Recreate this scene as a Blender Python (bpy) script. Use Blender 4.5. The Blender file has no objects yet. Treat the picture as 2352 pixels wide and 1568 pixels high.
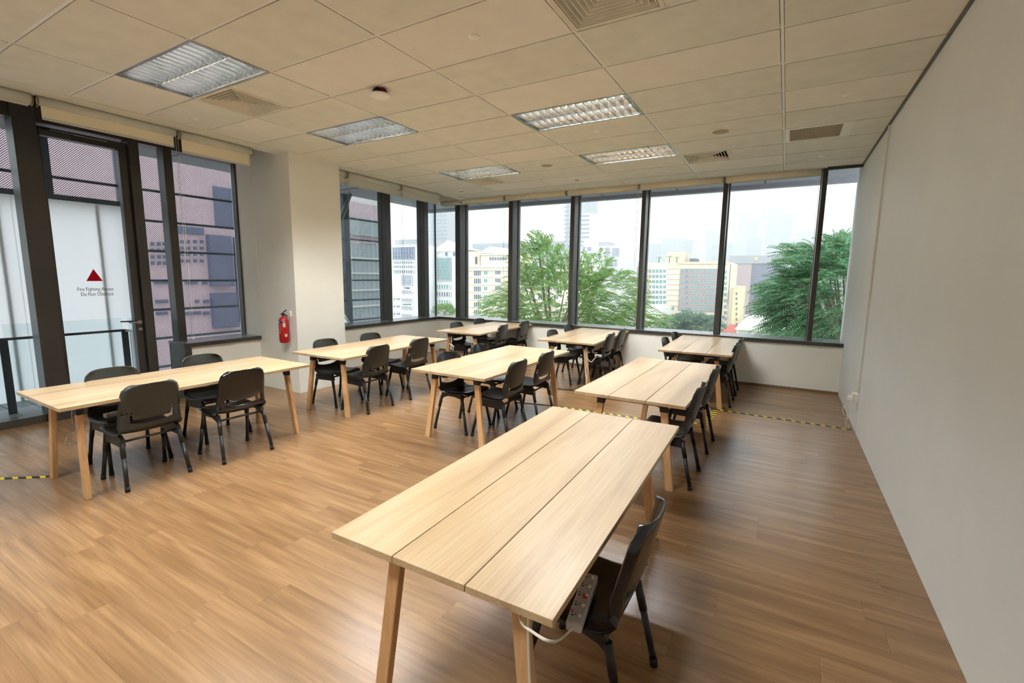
import bpy, bmesh, math, random
import numpy as np
from mathutils import Vector, Matrix
R = math.radians
rnd = random.Random(7)
S = bpy.context.scene
COL = S.collection

# ------------------------------------------------------------------ camera
YAW, PITCH, ROLL, CAMH, FPX = R(30.0851), R(7.9552), R(.6876), 1.6921, 1074.6
fw = Vector((-math.sin(YAW) * math.cos(PITCH), math.cos(YAW) * math.cos(PITCH), -math.sin(PITCH)))
rt0 = Vector((math.cos(YAW), math.sin(YAW), 0)); up0 = rt0.cross(fw)
rt = rt0 * math.cos(ROLL) + up0 * math.sin(ROLL)
up = -rt0 * math.sin(ROLL) + up0 * math.cos(ROLL)
cd = bpy.data.cameras.new('camera'); cam = bpy.data.objects.new('camera', cd); COL.objects.link(cam)
cam.matrix_world = Matrix(((rt.x, up.x, -fw.x, 0), (rt.y, up.y, -fw.y, 0), (rt.z, up.z, -fw.z, CAMH), (0, 0, 0, 1)))
cd.sensor_fit = 'HORIZONTAL'; cd.sensor_width = 36; cd.lens = 36 * FPX / 2352
cd.clip_start = .05; cd.clip_end = 6000
S.camera = cam

# ------------------------------------------------------------------ world and exposure
w = bpy.data.worlds.new('overcast_sky'); S.world = w; w.use_nodes = True
bg = w.node_tree.nodes['Background']
bg.inputs[0].default_value = (.90, .955, 1, 1); bg.inputs[1].default_value = 1.55
S.view_settings.view_transform = 'Standard'; S.view_settings.look = 'None'
S.view_settings.gamma = 1; S.view_settings.use_curve_mapping = False
S.view_settings.exposure = 0.82
cy = S.cycles
cy.max_bounces = 8; cy.diffuse_bounces = 4; cy.glossy_bounces = 3; cy.transmission_bounces = 4
cy.transparent_max_bounces = 16; cy.volume_bounces = 3
cy.use_adaptive_sampling = True; cy.adaptive_threshold = .03
cy.sample_clamp_indirect = 6
cy.caustics_reflective = True; cy.blur_glossy = 1.0; cy.caustics_refractive = False

# ------------------------------------------------------------------ helpers
def ray(u, v):
    return rt * ((u - 1176) / FPX) - up * ((v - 784) / FPX) + fw
def hit(u, v, ax, val):
    d = ray(u, v); c = Vector((0, 0, CAMH)); return c + d * ((val - c[ax]) / d[ax])

def nt(name):
    m = bpy.data.materials.new(name); m.use_nodes = True
    return m, m.node_tree.nodes, m.node_tree.links, m.node_tree.nodes['Principled BSDF']
def lin(c):
    return tuple((x / 12.92 if x <= .04045 else ((x + .055) / 1.055) ** 2.4) for x in [k / 255 for k in c])
def mat(name, rgb, rough=.5, metal=0, noise=.06, scale=8, bump=0, spec=.5):
    m, N, L, P = nt(name)
    P.inputs['Roughness'].default_value = rough; P.inputs['Metallic'].default_value = metal
    P.inputs['Specular IOR Level'].default_value = spec
    c = lin(rgb)
    tc = N.new('ShaderNodeTexCoord'); no = N.new('ShaderNodeTexNoise'); no.inputs['Scale'].default_value = scale
    no.inputs['Detail'].default_value = 4
    L.new(tc.outputs['Object'], no.inputs['Vector'])
    r = N.new('ShaderNodeValToRGB'); r.color_ramp.elements[0].position = .3; r.color_ramp.elements[1].position = .7
    r.color_ramp.elements[0].color = tuple(max(0, x * (1 - noise)) for x in c) + (1,)
    r.color_ramp.elements[1].color = tuple(min(1, x * (1 + noise)) for x in c) + (1,)
    L.new(no.outputs['Fac'], r.inputs[0]); L.new(r.outputs[0], P.inputs['Base Color'])
    if bump:
        n2 = N.new('ShaderNodeTexNoise'); n2.inputs['Scale'].default_value = 260; L.new(tc.outputs['Object'], n2.inputs['Vector'])
        b = N.new('ShaderNodeBump'); b.inputs['Strength'].default_value = bump; b.inputs['Distance'].default_value = .002
        L.new(n2.outputs['Fac'], b.inputs['Height']); L.new(b.outputs[0], P.inputs['Normal'])
    return m
def emit(name, rgb, s):
    m, N, L, P = nt(name); P.inputs['Base Color'].default_value = (*rgb, 1)
    P.inputs['Emission Color'].default_value = (*rgb, 1); P.inputs['Emission Strength'].default_value = s
    return m
def glass(name, tint=(.9, .95, .94), refl=.07):
    m, N, L, P = nt(name); N.remove(P); out = N['Material Output']
    t = N.new('ShaderNodeBsdfTransparent'); t.inputs[0].default_value = (*tint, 1)
    g = N.new('ShaderNodeBsdfGlossy'); g.inputs['Roughness'].default_value = .02; g.inputs[0].default_value = (.9, .95, 1, 1)
    mx = N.new('ShaderNodeMixShader'); fr = N.new('ShaderNodeFresnel'); fr.inputs[0].default_value = 1.3
    ma = N.new('ShaderNodeMath'); ma.operation = 'MULTIPLY'; ma.inputs[1].default_value = refl * 12
    L.new(fr.outputs[0], ma.inputs[0]); ma.use_clamp = True
    L.new(ma.outputs[0], mx.inputs[0]); L.new(t.outputs[0], mx.inputs[1]); L.new(g.outputs[0], mx.inputs[2])
    L.new(mx.outputs[0], out.inputs[0]); return m
def wood(name, c0, c1, c2, axis, rough=.45, fine=1.0, per_piece=.0, spec=.5, fig=1.0, bump=.15):
    """streaked timber, grain along the axis; tone shifts from piece to piece"""
    m, N, L, P = nt(name)
    P.inputs['Roughness'].default_value = rough; P.inputs['Specular IOR Level'].default_value = spec
    geo = N.new('ShaderNodeNewGeometry'); oi = N.new('ShaderNodeObjectInfo')
    tc = N.new('ShaderNodeTexCoord')
    add = N.new('ShaderNodeMath'); add.operation = 'ADD'
    L.new(geo.outputs['Random Per Island'], add.inputs[0]); L.new(oi.outputs['Random'], add.inputs[1])
    mul = N.new('ShaderNodeMath'); mul.operation = 'MULTIPLY'; mul.inputs[1].default_value = 37.0
    L.new(add.outputs[0], mul.inputs[0])
    cmb = N.new('ShaderNodeCombineXYZ')
    for i in range(3): L.new(mul.outputs[0], cmb.inputs[i])
    va = N.new('ShaderNodeVectorMath'); va.operation = 'ADD'
    L.new(tc.outputs['Object'], va.inputs[0]); L.new(cmb.outputs[0], va.inputs[1])
    def streak(sc_along, sc_across, detail, dist=0):
        mp = N.new('ShaderNodeMapping'); s = [sc_across] * 3; s[axis] = sc_along; mp.inputs['Scale'].default_value = s
        no = N.new('ShaderNodeTexNoise'); no.inputs['Scale'].default_value = 1; no.inputs['Detail'].default_value = detail
        no.inputs['Distortion'].default_value = dist
        L.new(va.outputs[0], mp.inputs[0]); L.new(mp.outputs[0], no.inputs['Vector']); return no
    n1 = streak(.55 * fig, 7 * fig, 4, .6); n2 = streak(2.5, 150 * fine, 3)
    r1 = N.new('ShaderNodeValToRGB'); e = r1.color_ramp.elements
    e[0].position = .28; e[0].color = (*lin(c0), 1); e[1].position = .72; e[1].color = (*lin(c2), 1)
    k = e.new(.5); k.color = (*lin(c1), 1)
    L.new(n1.outputs['Fac'], r1.inputs[0])
    r2 = N.new('ShaderNodeValToRGB'); r2.color_ramp.elements[0].position = .35; r2.color_ramp.elements[1].position = .62
    r2.color_ramp.elements[0].color = (.80, .78, .74, 1); r2.color_ramp.elements[1].color = (1, 1, 1, 1)
    L.new(n2.outputs['Fac'], r2.inputs[0])
    mx = N.new('ShaderNodeMix'); mx.data_type = 'RGBA'; mx.blend_type = 'MULTIPLY'; mx.inputs[0].default_value = .75
    L.new(r1.outputs[0], mx.inputs[6]); L.new(r2.outputs[0], mx.inputs[7])
    hs = N.new('ShaderNodeHueSaturation')
    fr = N.new('ShaderNodeMath'); fr.operation = 'FRACT'; L.new(add.outputs[0], fr.inputs[0])
    mr = N.new('ShaderNodeMapRange'); mr.inputs[3].default_value = 1 - per_piece; mr.inputs[4].default_value = 1 + per_piece
    L.new(fr.outputs[0], mr.inputs[0]); L.new(mr.outputs[0], hs.inputs['Value'])
    L.new(mx.outputs[2], hs.inputs['Color']); L.new(hs.outputs[0], P.inputs['Base Color'])
    b = N.new('ShaderNodeBump'); b.inputs['Strength'].default_value = bump; b.inputs['Distance'].default_value = .001
    L.new(n2.outputs['Fac'], b.inputs['Height']); L.new(b.outputs[0], P.inputs['Normal'])
    return m

M = {}
M['wall'] = mat('painted_wall', (240, 239, 230), .75, noise=.015, scale=3, bump=.05)
M['wall_white'] = mat('white_partition_paint', (233, 236, 235), .6, noise=.02, scale=2, bump=.05)
M['tile'] = mat('ceiling_tile', (224, 226, 217), .9, noise=.045, scale=6, bump=.25)
M['tile_b'] = mat('ceiling_tile_newer', (233, 232, 224), .9, noise=.02, scale=6, bump=.2)
M['tee'] = mat('tee_bar_metal', (236, 236, 230), .3, noise=.02)
M['gapdark'] = mat('plenum_dark', (38, 33, 27), .9)
M['frame'] = mat('dark_anodised_frame', (62, 60, 57), .3, noise=.08, scale=4, spec=.55)
M['sillgrey'] = mat('grey_sill_metal', (120, 126, 128), .22, noise=.03)
M['floor'] = wood('vinyl_plank', (122, 91, 59), (139, 106, 72), (156, 122, 86), 0, rough=.27, fine=.6, per_piece=.035, spec=.6, fig=2.0, bump=.1)
M['floorbase'] = mat('floor_joint', (70, 52, 38), .9, spec=0)
M['ash'] = wood('ash_top', (172, 143, 108), (197, 169, 132), (210, 185, 150), 1, rough=.34, fine=.8, per_piece=.025, fig=.9, bump=.1)
M['ashedge'] = wood('ash_leg', (196, 150, 100), (214, 170, 120), (224, 184, 136), 2, rough=.5, fine=.7, per_piece=.04)
M['blackmetal'] = mat('black_powder_coat', (34, 33, 33), .5)
M['plastic'] = mat('black_chair_plastic', (44, 45, 41), .40, noise=.05, scale=30, bump=.12, spec=.5)
M['plasticgloss'] = mat('glossy_black_chair_plastic', (20, 20, 21), .2, noise=.05, scale=30, spec=.55)
M['chairmetal'] = mat('black_chair_tube', (24, 24, 25), .42)
M['rubber'] = mat('black_rubber', (20, 20, 20), .7)
M['blind'] = mat('blind_fabric', (238, 230, 206), .85, noise=.02, scale=40, bump=.2)
M['blindtube'] = mat('blind_tube', (206, 208, 200), .5, noise=.02)
M['blindbar'] = mat('blind_bar', (196, 198, 192), .4)
M['brass'] = mat('brass_bracket', (150, 128, 84), .35, metal=.7)
M['white'] = mat('white_plastic', (246, 245, 240), .4, noise=.01)
M['cable'] = mat('white_cable', (226, 222, 210), .45, noise=.01)
M['cableblk'] = mat('black_cable', (26, 25, 25), .55)
M['greyplastic'] = mat('light_grey_plastic', (190, 188, 186), .4, noise=.02)
M['red'] = mat('red_enamel', (176, 22, 28), .25, noise=.05)
M['redprint'] = mat('red_print', (190, 24, 30), .5)
def decal(name, rgb):
    m, N, L, P = nt(name); out = N['Material Output']; c = (*lin(rgb), 1)
    tr = N.new('ShaderNodeBsdfTranslucent'); di = N.new('ShaderNodeBsdfDiffuse'); mx = N.new('ShaderNodeMixShader'); mx.inputs[0].default_value = .5
    tr.inputs[0].default_value = c; di.inputs[0].default_value = c
    L.new(tr.outputs[0], mx.inputs[1]); L.new(di.outputs[0], mx.inputs[2]); L.new(mx.outputs[0], out.inputs[0]); return m
M['maroon'] = decal('maroon_print', (130, 40, 56)); M['redfilm'] = decal('red_film', (200, 26, 36))
M['navy'] = mat('navy_label', (28, 38, 92), .4)
M['paper'] = mat('paper_label', (220, 206, 176), .6)
M['alu'] = mat('brushed_aluminium', (180, 180, 176), .3, metal=.85)
M['chrome'] = mat('chrome_louver', (214, 214, 210), .11, metal=.985, noise=.05, scale=60)
M['housing'] = mat('luminaire_housing', (196, 196, 192), .25, metal=.94)
M['vent'] = mat('vent_beige_metal', (222, 218, 202), .5)
M['speaker'] = mat('speaker_grille', (168, 158, 132), .7, noise=.1, scale=300)
M['tube'] = emit('fluorescent_tube', (.98, 1, .985), 310.0)
M['glass'] = glass('window_glass', (.955, .97, .975), .05)
M['glassbal'] = glass('balustrade_glass', (.91, .955, .96), .06)
M['steel'] = mat('painted_outdoor_steel', (72, 82, 92), .5)
M['deck'] = mat('balcony_deck_board', (138, 146, 150), .45, noise=.12, scale=5)
M['soffit'] = mat('outdoor_soffit', (150, 150, 158), .7)
M['soffit_pink'] = mat('outdoor_soffit_warm', (170, 138, 124), .7)

def tape_mat():
    m, N, L, P = nt('hazard_tape'); P.inputs['Roughness'].default_value = .45
    tc = N.new('ShaderNodeTexCoord'); sp = N.new('ShaderNodeSeparateXYZ'); L.new(tc.outputs['Object'], sp.inputs[0])
    a = N.new('ShaderNodeMath'); a.operation = 'ADD'; L.new(sp.outputs[0], a.inputs[0]); L.new(sp.outputs[1], a.inputs[1])
    b = N.new('ShaderNodeMath'); b.operation = 'MULTIPLY'; b.inputs[1].default_value = 1 / .10; L.new(a.outputs[0], b.inputs[0])
    f = N.new('ShaderNodeMath'); f.operation = 'FRACT'; L.new(b.outputs[0], f.inputs[0])
    g = N.new('ShaderNodeMath'); g.operation = 'GREATER_THAN'; g.inputs[1].default_value = .58; L.new(f.outputs[0], g.inputs[0])
    mx = N.new('ShaderNodeMix'); mx.data_type = 'RGBA'; mx.inputs[6].default_value = (.012, .012, .014, 1); mx.inputs[7].default_value = (*lin((226, 204, 40)), 1)
    L.new(g.outputs[0], mx.inputs[0]); L.new(mx.outputs[2], P.inputs['Base Color']); return m
M['tape'] = tape_mat()

def perf_mat():
    m, N, L, P = nt('perforated_metal'); out = N['Material Output']
    P.inputs['Base Color'].default_value = (*lin((52, 50, 66)), 1); P.inputs['Roughness'].default_value = .5
    tc = N.new('ShaderNodeTexCoord'); sp = N.new('ShaderNodeSeparateXYZ'); L.new(tc.outputs['Object'], sp.inputs[0])
    def mt(op, a, b=None):
        n = N.new('ShaderNodeMath'); n.operation = op
        for i, x in enumerate((a, b)):
            if x is None: continue
            if isinstance(x, (int, float)): n.inputs[i].default_value = x
            else: L.new(x, n.inputs[i])
        return n.outputs[0]
    p = 1 / .029
    s = mt('ADD', sp.outputs[1], sp.outputs[2]); d = mt('SUBTRACT', sp.outputs[1], sp.outputs[2])
    a = mt('SUBTRACT', mt('FRACT', mt('MULTIPLY', s, p)), .5); b = mt('SUBTRACT', mt('FRACT', mt('MULTIPLY', d, p)), .5)
    q = mt('ADD', mt('MULTIPLY', a, a), mt('MULTIPLY', b, b))
    hole = mt('LESS_THAN', q, .125)
    t = N.new('ShaderNodeBsdfTransparent'); mx = N.new('ShaderNodeMixShader')
    L.new(hole, mx.inputs[0]); L.new(P.outputs[0], mx.inputs[1]); L.new(t.outputs[0], mx.inputs[2]); L.new(mx.outputs[0], out.inputs[0])
    return m
M['perf'] = perf_mat()

def banner_mat():
    m, N, L, P = nt('white_translucent_sheet'); out = N['Material Output']
    tr = N.new('ShaderNodeBsdfTranslucent'); tr.inputs[0].default_value = (.97, .97, .98, 1)
    di = N.new('ShaderNodeBsdfDiffuse'); di.inputs[0].default_value = (.9, .92, .94, 1)
    mx = N.new('ShaderNodeMixShader'); mx.inputs[0].default_value = .3
    L.new(tr.outputs[0], mx.inputs[1]); L.new(di.outputs[0], mx.inputs[2])
    L.new(mx.outputs[0], out.inputs[0]); return m
M['banner'] = banner_mat()

# --- mesh building
def box(bm, lo, hi, mi=0, rot=None, piv=None):
    vs = [bm.verts.new((x, y, z)) for x in (lo[0], hi[0]) for y in (lo[1], hi[1]) for z in (lo[2], hi[2])]
    fs = []
    for q in ((0, 1, 3, 2), (4, 6, 7, 5), (0, 4, 5, 1), (2, 3, 7, 6), (0, 2, 6, 4), (1, 5, 7, 3)):
        f = bm.faces.new([vs[i] for i in q]); f.material_index = mi; fs.append(f)
    if rot is not None: bmesh.ops.transform(bm, matrix=rot, verts=vs)
    return vs
def bevel(bm, w, seg=1):
    bmesh.ops.bevel(bm, geom=bm.edges[:], offset=w, segments=seg, affect='EDGES', profile=.5)
def tube(bm, pts, r, n=10, caps=True, mi=0, r2=None):
    pts = [Vector(p) for p in pts]; rings = []; k = len(pts); prev = None
    for i, p in enumerate(pts):
        d = (pts[min(i + 1, k - 1)] - pts[max(i - 1, 0)]).normalized()
        if prev is None:
            a = d.orthogonal().normalized()
        else:
            a = (prev - d * prev.dot(d)).normalized()
        prev = a; b = d.cross(a)
        rr = r if r2 is None else r + (r2 - r) * i / (k - 1)
        rings.append([bm.verts.new(p + (a * math.cos(2 * math.pi * j / n) + b * math.sin(2 * math.pi * j / n)) * rr) for j in range(n)])
    for i in range(k - 1):
        for j in range(n):
            f = bm.faces.new((rings[i][j], rings[i][(j + 1) % n], rings[i + 1][(j + 1) % n], rings[i + 1][j])); f.smooth = True; f.material_index = mi
    if caps:
        f = bm.faces.new(rings[0][::-1]); f.material_index = mi; f = bm.faces.new(rings[-1]); f.material_index = mi
def lathe(bm, prof, c=(0, 0, 0), n=24, axis=2, mi=0):
    rings = []
    for r, h in prof:
        ring = []
        for j in range(n):
            a = 2 * math.pi * j / n; p = [r * math.cos(a), r * math.sin(a), h]
            if axis == 0: p = [h, p[0], p[1]]
            if axis == 1: p = [p[0], h, p[1]]
            ring.append(bm.verts.new((c[0] + p[0], c[1] + p[1], c[2] + p[2])))
        rings.append(ring)
    for i in range(len(rings) - 1):
        for j in range(n):
            f = bm.faces.new((rings[i][j], rings[i][(j + 1) % n], rings[i + 1][(j + 1) % n], rings[i + 1][j])); f.smooth = True; f.material_index = mi
    bm.faces.new(rings[0][::-1]).material_index = mi; bm.faces.new(rings[-1]).material_index = mi
def smooth_path(pts, n=6):
    pts = [Vector(p) for p in pts]; out = []
    for i in range(len(pts) - 1):
        p0 = pts[max(i - 1, 0)]; p1 = pts[i]; p2 = pts[i + 1]; p3 = pts[min(i + 2, len(pts) - 1)]
        for k in range(n):
            t = k / n
            out.append(.5 * ((2 * p1) + (p2 - p0) * t + (2 * p0 - 5 * p1 + 4 * p2 - p3) * t * t + (3 * p1 - p0 - 3 * p2 + p3) * t ** 3))
    out.append(pts[-1]); return out
def obj(name, bm, m, parent=None, fixn=True):
    me = bpy.data.meshes.new(name)
    if fixn: bmesh.ops.recalc_face_normals(bm, faces=bm.faces[:])
    bm.to_mesh(me); bm.free()
    for k in (m if isinstance(m, (list, tuple)) else [m]): me.materials.append(k)
    o = bpy.data.objects.new(name, me); COL.objects.link(o)
    if parent: o.parent = parent
    return o
def tag(o, label, cat, group=None, kind=None):
    o['label'] = label; o['category'] = cat
    if group: o['group'] = group
    if kind: o['kind'] = kind
    return o
def empty(name, loc=(0, 0, 0), rz=0):
    o = bpy.data.objects.new(name, None); COL.objects.link(o); o.location = loc; o.rotation_euler = (0, 0, rz); o.empty_display_size = .1
    return o
def thing(name, label, cat, loc=(0, 0, 0), rz=0, group=None):
    return tag(empty(name, loc, rz), label, cat, group)
def struct(name, bm=None, m=None):
    o = obj(name, bm, m) if bm else empty(name); o['kind'] = 'structure'; return o
def kids(o): return [c for c in bpy.data.objects if c.parent == o]
def dup(root, loc, rz, label, group=None):
    r = root.copy(); COL.objects.link(r); r.location = loc; r.rotation_euler = (0, 0, rz); r['label'] = label
    if group: r['group'] = group
    for ch in root_kids[root.name]:
        c = ch.copy(); COL.objects.link(c); c.parent = r
        for g in root_kids.get(ch.name, []):
            d = g.copy(); COL.objects.link(d); d.parent = c
    return r
root_kids = {}
def index(root):
    root_kids[root.name] = kids(root)
    for c in root_kids[root.name]: root_kids[c.name] = kids(c)
def B(): return bmesh.new()
def boxobj(name, lo, hi, m, parent=None, bev=0):
    b = B(); box(b, lo, hi)
    if bev: bevel(b, bev)
    return obj(name, b, m, parent)

# ------------------------------------------------------------------ the room
H = 3.2926; XR = .803; YB = 8.34; XL = -7.2; Y0 = -3.0; XS = -6.75
GX, GY, TX, TY = -4.904, 1.8984, 1.188, .594
# floor planks
fl = struct('floor', (lambda b: (box(b, (-7.3, Y0, -.06), (XR + .1, 8.8, -.004)), b)[1])(B()), M['floorbase'])
PW, PL = .185, 1.22
pm = {}
def plank_mesh(L, W):
    k = (round(L, 3), round(W, 3))
    if k not in pm:
        b = B(); box(b, (0, 0, -.0038), (L - .0006, W - .0006, 0)); me = bpy.data.meshes.new('plank'); bmesh.ops.recalc_face_normals(b, faces=b.faces[:]); b.to_mesh(me); b.free()
        me.materials.append(M['floor']); pm[k] = me
    return pm[k]
rest = B(); cand = []
j = 0; y = Y0
while y < 8.6:
    W = PW; x = -7.28 + (-(rnd.random() * PL) if j else 0); 
    while x < XR:
        x0 = max(x, -7.28); x1 = min(x + PL, XR)
        if x1 - x0 > .02: cand.append((x0, y, x1 - x0, W))
        x += PL
    y += PW; j += 1
def seen(c):
    x, y, L, W = c; cx_, cy_ = x + L / 2, y + W / 2
    d = Vector((cx_, cy_, -CAMH)); z = d.dot(fw)
    if z < .3: return 0
    u = d.dot(rt) / z * FPX; v = -d.dot(up) / z * FPX
    if abs(u) > 1500 or abs(v) > 1000: return 0
    return 1 / z
cand.sort(key=seen, reverse=True)
for i, (x, y, L, W) in enumerate(cand):
    if i < 295 and seen((x, y, L, W)):
        o = bpy.data.objects.new('plank', plank_mesh(L, W)); COL.objects.link(o); o.location = (x, y, 0); o.parent = fl
    else:
        box(rest, (x, y, -.0038), (x + L - .0006, y + W - .0006, 0))
o = obj('plank_field', rest, M['floor'], fl); o['kind'] = 'stuff'

# walls
struct('wall_right', (lambda b: (box(b, (XR, 6.33, -.05), (XR + .12, 8.9, 3.6)), box(b, (XR, Y0, -.05), (XR + .12, 6.32, 3.6)), box(b, (XR + .01, 6.31, -.05), (XR + .12, 6.34, 3.6)), b)[-1])(B()), M['wall_white'])
struct('wall_rear', (lambda b: (box(b, (-7.4, Y0 - .15, -.05), (XR + .2, Y0, 3.6)), b)[1])(B()), M['wall_white'])
# dado walls beneath the windows
struct('wall_back', (lambda b: (box(b, (XS - .1, YB, -.05), (XR, YB + .12, .74)), box(b, (-7.3, YB + .1, -.05), (XR, 8.85, .70)), b)[-1])(B()), M['wall'])
struct('wall_left', (lambda b: (box(b, (XS - .12, 4.94, -.05), (XS, YB + .02, .74)), box(b, (-7.3, 4.94, -.05), (XS - .1, 8.7, .70)),
                               box(b, (XS - .12, 3.14, -.05), (XS, 4.13, .74)), box(b, (-7.22, 3.16, -.05), (XS - .1, 4.2, .70)), b)[-1])(B()), M['wall'])
struct('wall_column', (lambda b: (box(b, (-7.25, 4.123, -.05), (-5.871, 4.95, 3.6)), b)[-1])(B()), M['wall'])
struct('wall_left_rear', (lambda b: (box(b, (-7.4, Y0, -.05), (-7.2, -1.6, 3.6)), b)[-1])(B()), M['wall'])
# skirting trims
struct('baseboard_back', (lambda b: (box(b, (XS, YB - .008, 0), (XR, YB, .035)), b)[-1])(B()), mat('brown_skirting', (120, 96, 70), .5))

# ceiling: backing slab, T-bars and single tiles
EX = -5.868; YE = 8.29
ce = struct('ceiling', (lambda b: (box(b, (-7.5, Y0 - .2, 3.60), (XR + .2, 8.95, 3.66)), b)[-1])(B()), M['gapdark'])
cells_light = {(0, 0), (0, 3), (2, 4), (2, 7), (0, 7), (2, -2), (0, -4), (2, -5)}
cells_vent = {(0, 1), (3, 1), (0, 8), (3, 8)}
tee = B()
imin, imax, jmin, jmax = -1, 4, -8, 10
for i in range(imin, imax + 1):
    for j in range(jmin, jmax + 1):
        x0, x1 = GX + TX * i, GX + TX * (i + 1); y0, y1 = GY + TY * j, GY + TY * (j + 1)
        x0 = max(x0, EX); x1 = min(x1, XR); y0 = max(y0, Y0); y1 = min(y1, YE)
        if (i, j) in cells_light or x1 - x0 < .05 or y1 - y0 < .05: continue
        g = .0135
        spans = [(x0, x1)]
        if (i, j) in cells_vent: spans = [(x0 + .598, x1)]
        if (i, j) == (4, 7): spans = [(x0 + .62, x1)]
        for a, b_ in spans:
            if b_ - a < .05: continue
            m_ = M['tile_b'] if (i, j) in {(2, 3), (1, 6), (0, 6), (3, 3), (4, 5), (1, 9)} or rnd.random() < .12 else M['tile']
            bb = B(); dz = rnd.uniform(-.0008, .0008)
            box(bb, (a + g, y0 + g, H - .001 + dz), (b_ - g, y1 - g, H + .012))
            o = obj('ceiling_tile', bb, m_, ce)
for i in range(imin, imax + 2):
    x = GX + TX * i
    if x < EX: x = EX
    if x > XR - .03: continue
    box(tee, (x - .010, Y0, H + .003), (x + .010, YE, H + .02))
for j in range(jmin, jmax + 2):
    y = GY + TY * j
    if y < Y0 or y > YE: continue
    box(tee, (EX, y - .010, H + .0035), (XR, y + .010, H + .02))
obj('tee_bar_grid', tee, M['tee'], ce)['kind'] = 'stuff'
boxobj('plaster_margin', (EX - .27, Y0, H - .001), (EX - .011, 8.30, H + .03), M['tile'], ce)
boxobj('plaster_margin', (EX - .27, 8.30, H - .0005), (XR, 8.36, H + .03), M['tile'], ce)
boxobj('dark_edge_angle', (XR - .022, Y0, H - .012), (XR - .001, 8.3, H + .001), mat('grey_edge_angle', (92, 92, 88), .5), ce)
boxobj('pocket_side', (EX - .285, Y0, H - .0), (EX - .27, 8.36, 3.6), M['wall'], ce)
boxobj('pocket_back', (-7.3, 8.36, H), (XR, 8.372, 3.6), M['wall'], ce)

# ------------------------------------------------------------------ glazing
def frame_box(name, lo, hi, parent, m='frame'):
    return boxobj(name, lo, hi, M[m], parent, .004)
ZS = .765; ZT = 3.24
w1 = struct('window_1')
sb = B(); box(sb, (XS, YB - .03, .712), (XR - .002, YB + .02, ZS), 0); box(sb, (XS, YB + .02, ZS - .02), (XR - .002, 8.86, ZS), 1)
obj('window_sill', sb, [M['frame'], M['sillgrey']], w1)
yg = 8.70
mx_ = [(-6.300, .13), (-4.955, .10), (-3.600, .085), (-2.262, .07), (-.958, .07), (.372, .062)]
for k, (x, wd) in enumerate(mx_):
    mb = B(); box(mb, (x - wd / 2, 8.44, ZS), (x + wd / 2, 8.66, 3.45)); bevel(mb, .004); box(mb, (x - wd / 2 - .012, 8.66, ZS), (x + wd / 2 + .012, 8.74, 3.45)); box(mb, (x - .004, 8.436, ZS), (x + .004, 8.441, 3.45))
    obj('mullion', mb, M['frame'], w1)
xs = [-7.14] + [m_[0] for m_ in mx_] + [XR]
for a, b_ in zip(xs[:-1], xs[1:]):
    boxobj('pane', (a + .03, yg, ZS), (b_ - .03, yg + .012, 3.42), M['glass'], w1)
frame_box('head_rail', (-7.14, 8.50, 3.36), (XR, 8.74, 3.6), w1)
frame_box('corner_joint', (-7.13, 8.66, ZS), (-7.105, 8.70, 3.45), w1)
frame_box('head_rail', (.38, 8.30, 3.255), (XR - .002, 8.36, 3.29), w1)

w2 = struct('window_2')
sb = B(); box(sb, (XS - .02, 4.95, .712), (XS + .03, YB - .03, ZS), 0); box(sb, (-7.2, 4.95, ZS - .02), (XS - .02, 8.70, ZS), 1)
obj('window_sill', sb, [M['frame'], M['sillgrey']], w2)
for y in (7.02, 8.17):
    mb = B(); box(mb, (-7.06, y - .07, ZS), (-6.95, y + .07, 3.45)); bevel(mb, .004); box(mb, (-7.16, y - .075, ZS), (-7.06, y + .075, 3.45))
    obj('mullion', mb, M['frame'], w2)
for a, b_ in ((4.95, 6.95), (7.09, 8.10), (8.24, 8.69)):
    boxobj('pane', (-7.13, a, ZS), (-7.118, b_, 3.42), M['glass'], w2)
frame_box('head_rail', (-7.16, 4.95, 3.36), (-6.98, 8.7, 3.6), w2)

w3 = struct('window_3')
sb = B(); box(sb, (XS - .02, 3.10, .712), (XS + .03, 4.123, ZS), 0); box(sb, (-7.2, 3.10, ZS - .02), (XS - .02, 4.123, ZS), 1)
box(sb, (XS - .03, 3.10, 0), (XS + .028, 3.16, .712), 0); box(sb, (-7.2, 3.11, 0), (XS - .03, 3.16, .745), 2)
obj('window_sill', sb, [M['frame'], M['sillgrey'], mat('sill_end_panel', (96, 106, 106), .4)], w3)
frame_box('mullion', (-7.22, 3.17, 0), (-7.05, 3.27, 3.45), w3)
frame_box('side_frame', (-7.2, 4.10, ZS), (-7.1, 4.13, 3.3), w3)
boxobj('pane', (-7.17, 3.25, ZS), (-7.158, 4.12, 3.42), M['glass'], w3)
boxobj('pane', (-7.17, 2.91, .1), (-7.158, 3.18, 3.30), M['glass'], w3)
frame_box('head_rail', (-7.26, 2.9, 3.27), (-7.08, 4.13, 3.6), w3)
w4 = struct('window_4')
frame_box('mullion', (-7.26, 1.80, 0), (-7.04, 1.985, 3.5), w4)
frame_box('mullion', (-7.26, .28, 0), (-7.04, .38, 3.5), w4)
frame_box('mullion', (-7.26, -1.6, 0), (-7.04, -1.5, 3.5), w4)
frame_box('bottom_rail', (-7.26, -1.6, 0), (-7.1, 3.14, .085), w4)
frame_box('head_rail', (-7.26, -1.6, 3.27), (-7.08, 2.92, 3.6), w4)
boxobj('pane', (-7.17, .36, .08), (-7.158, 1.83, 3.30), M['glass'], w4)
boxobj('pane', (-7.17, -1.5, .08), (-7.158, .30, 3.30), M['glass'], w4)
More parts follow.
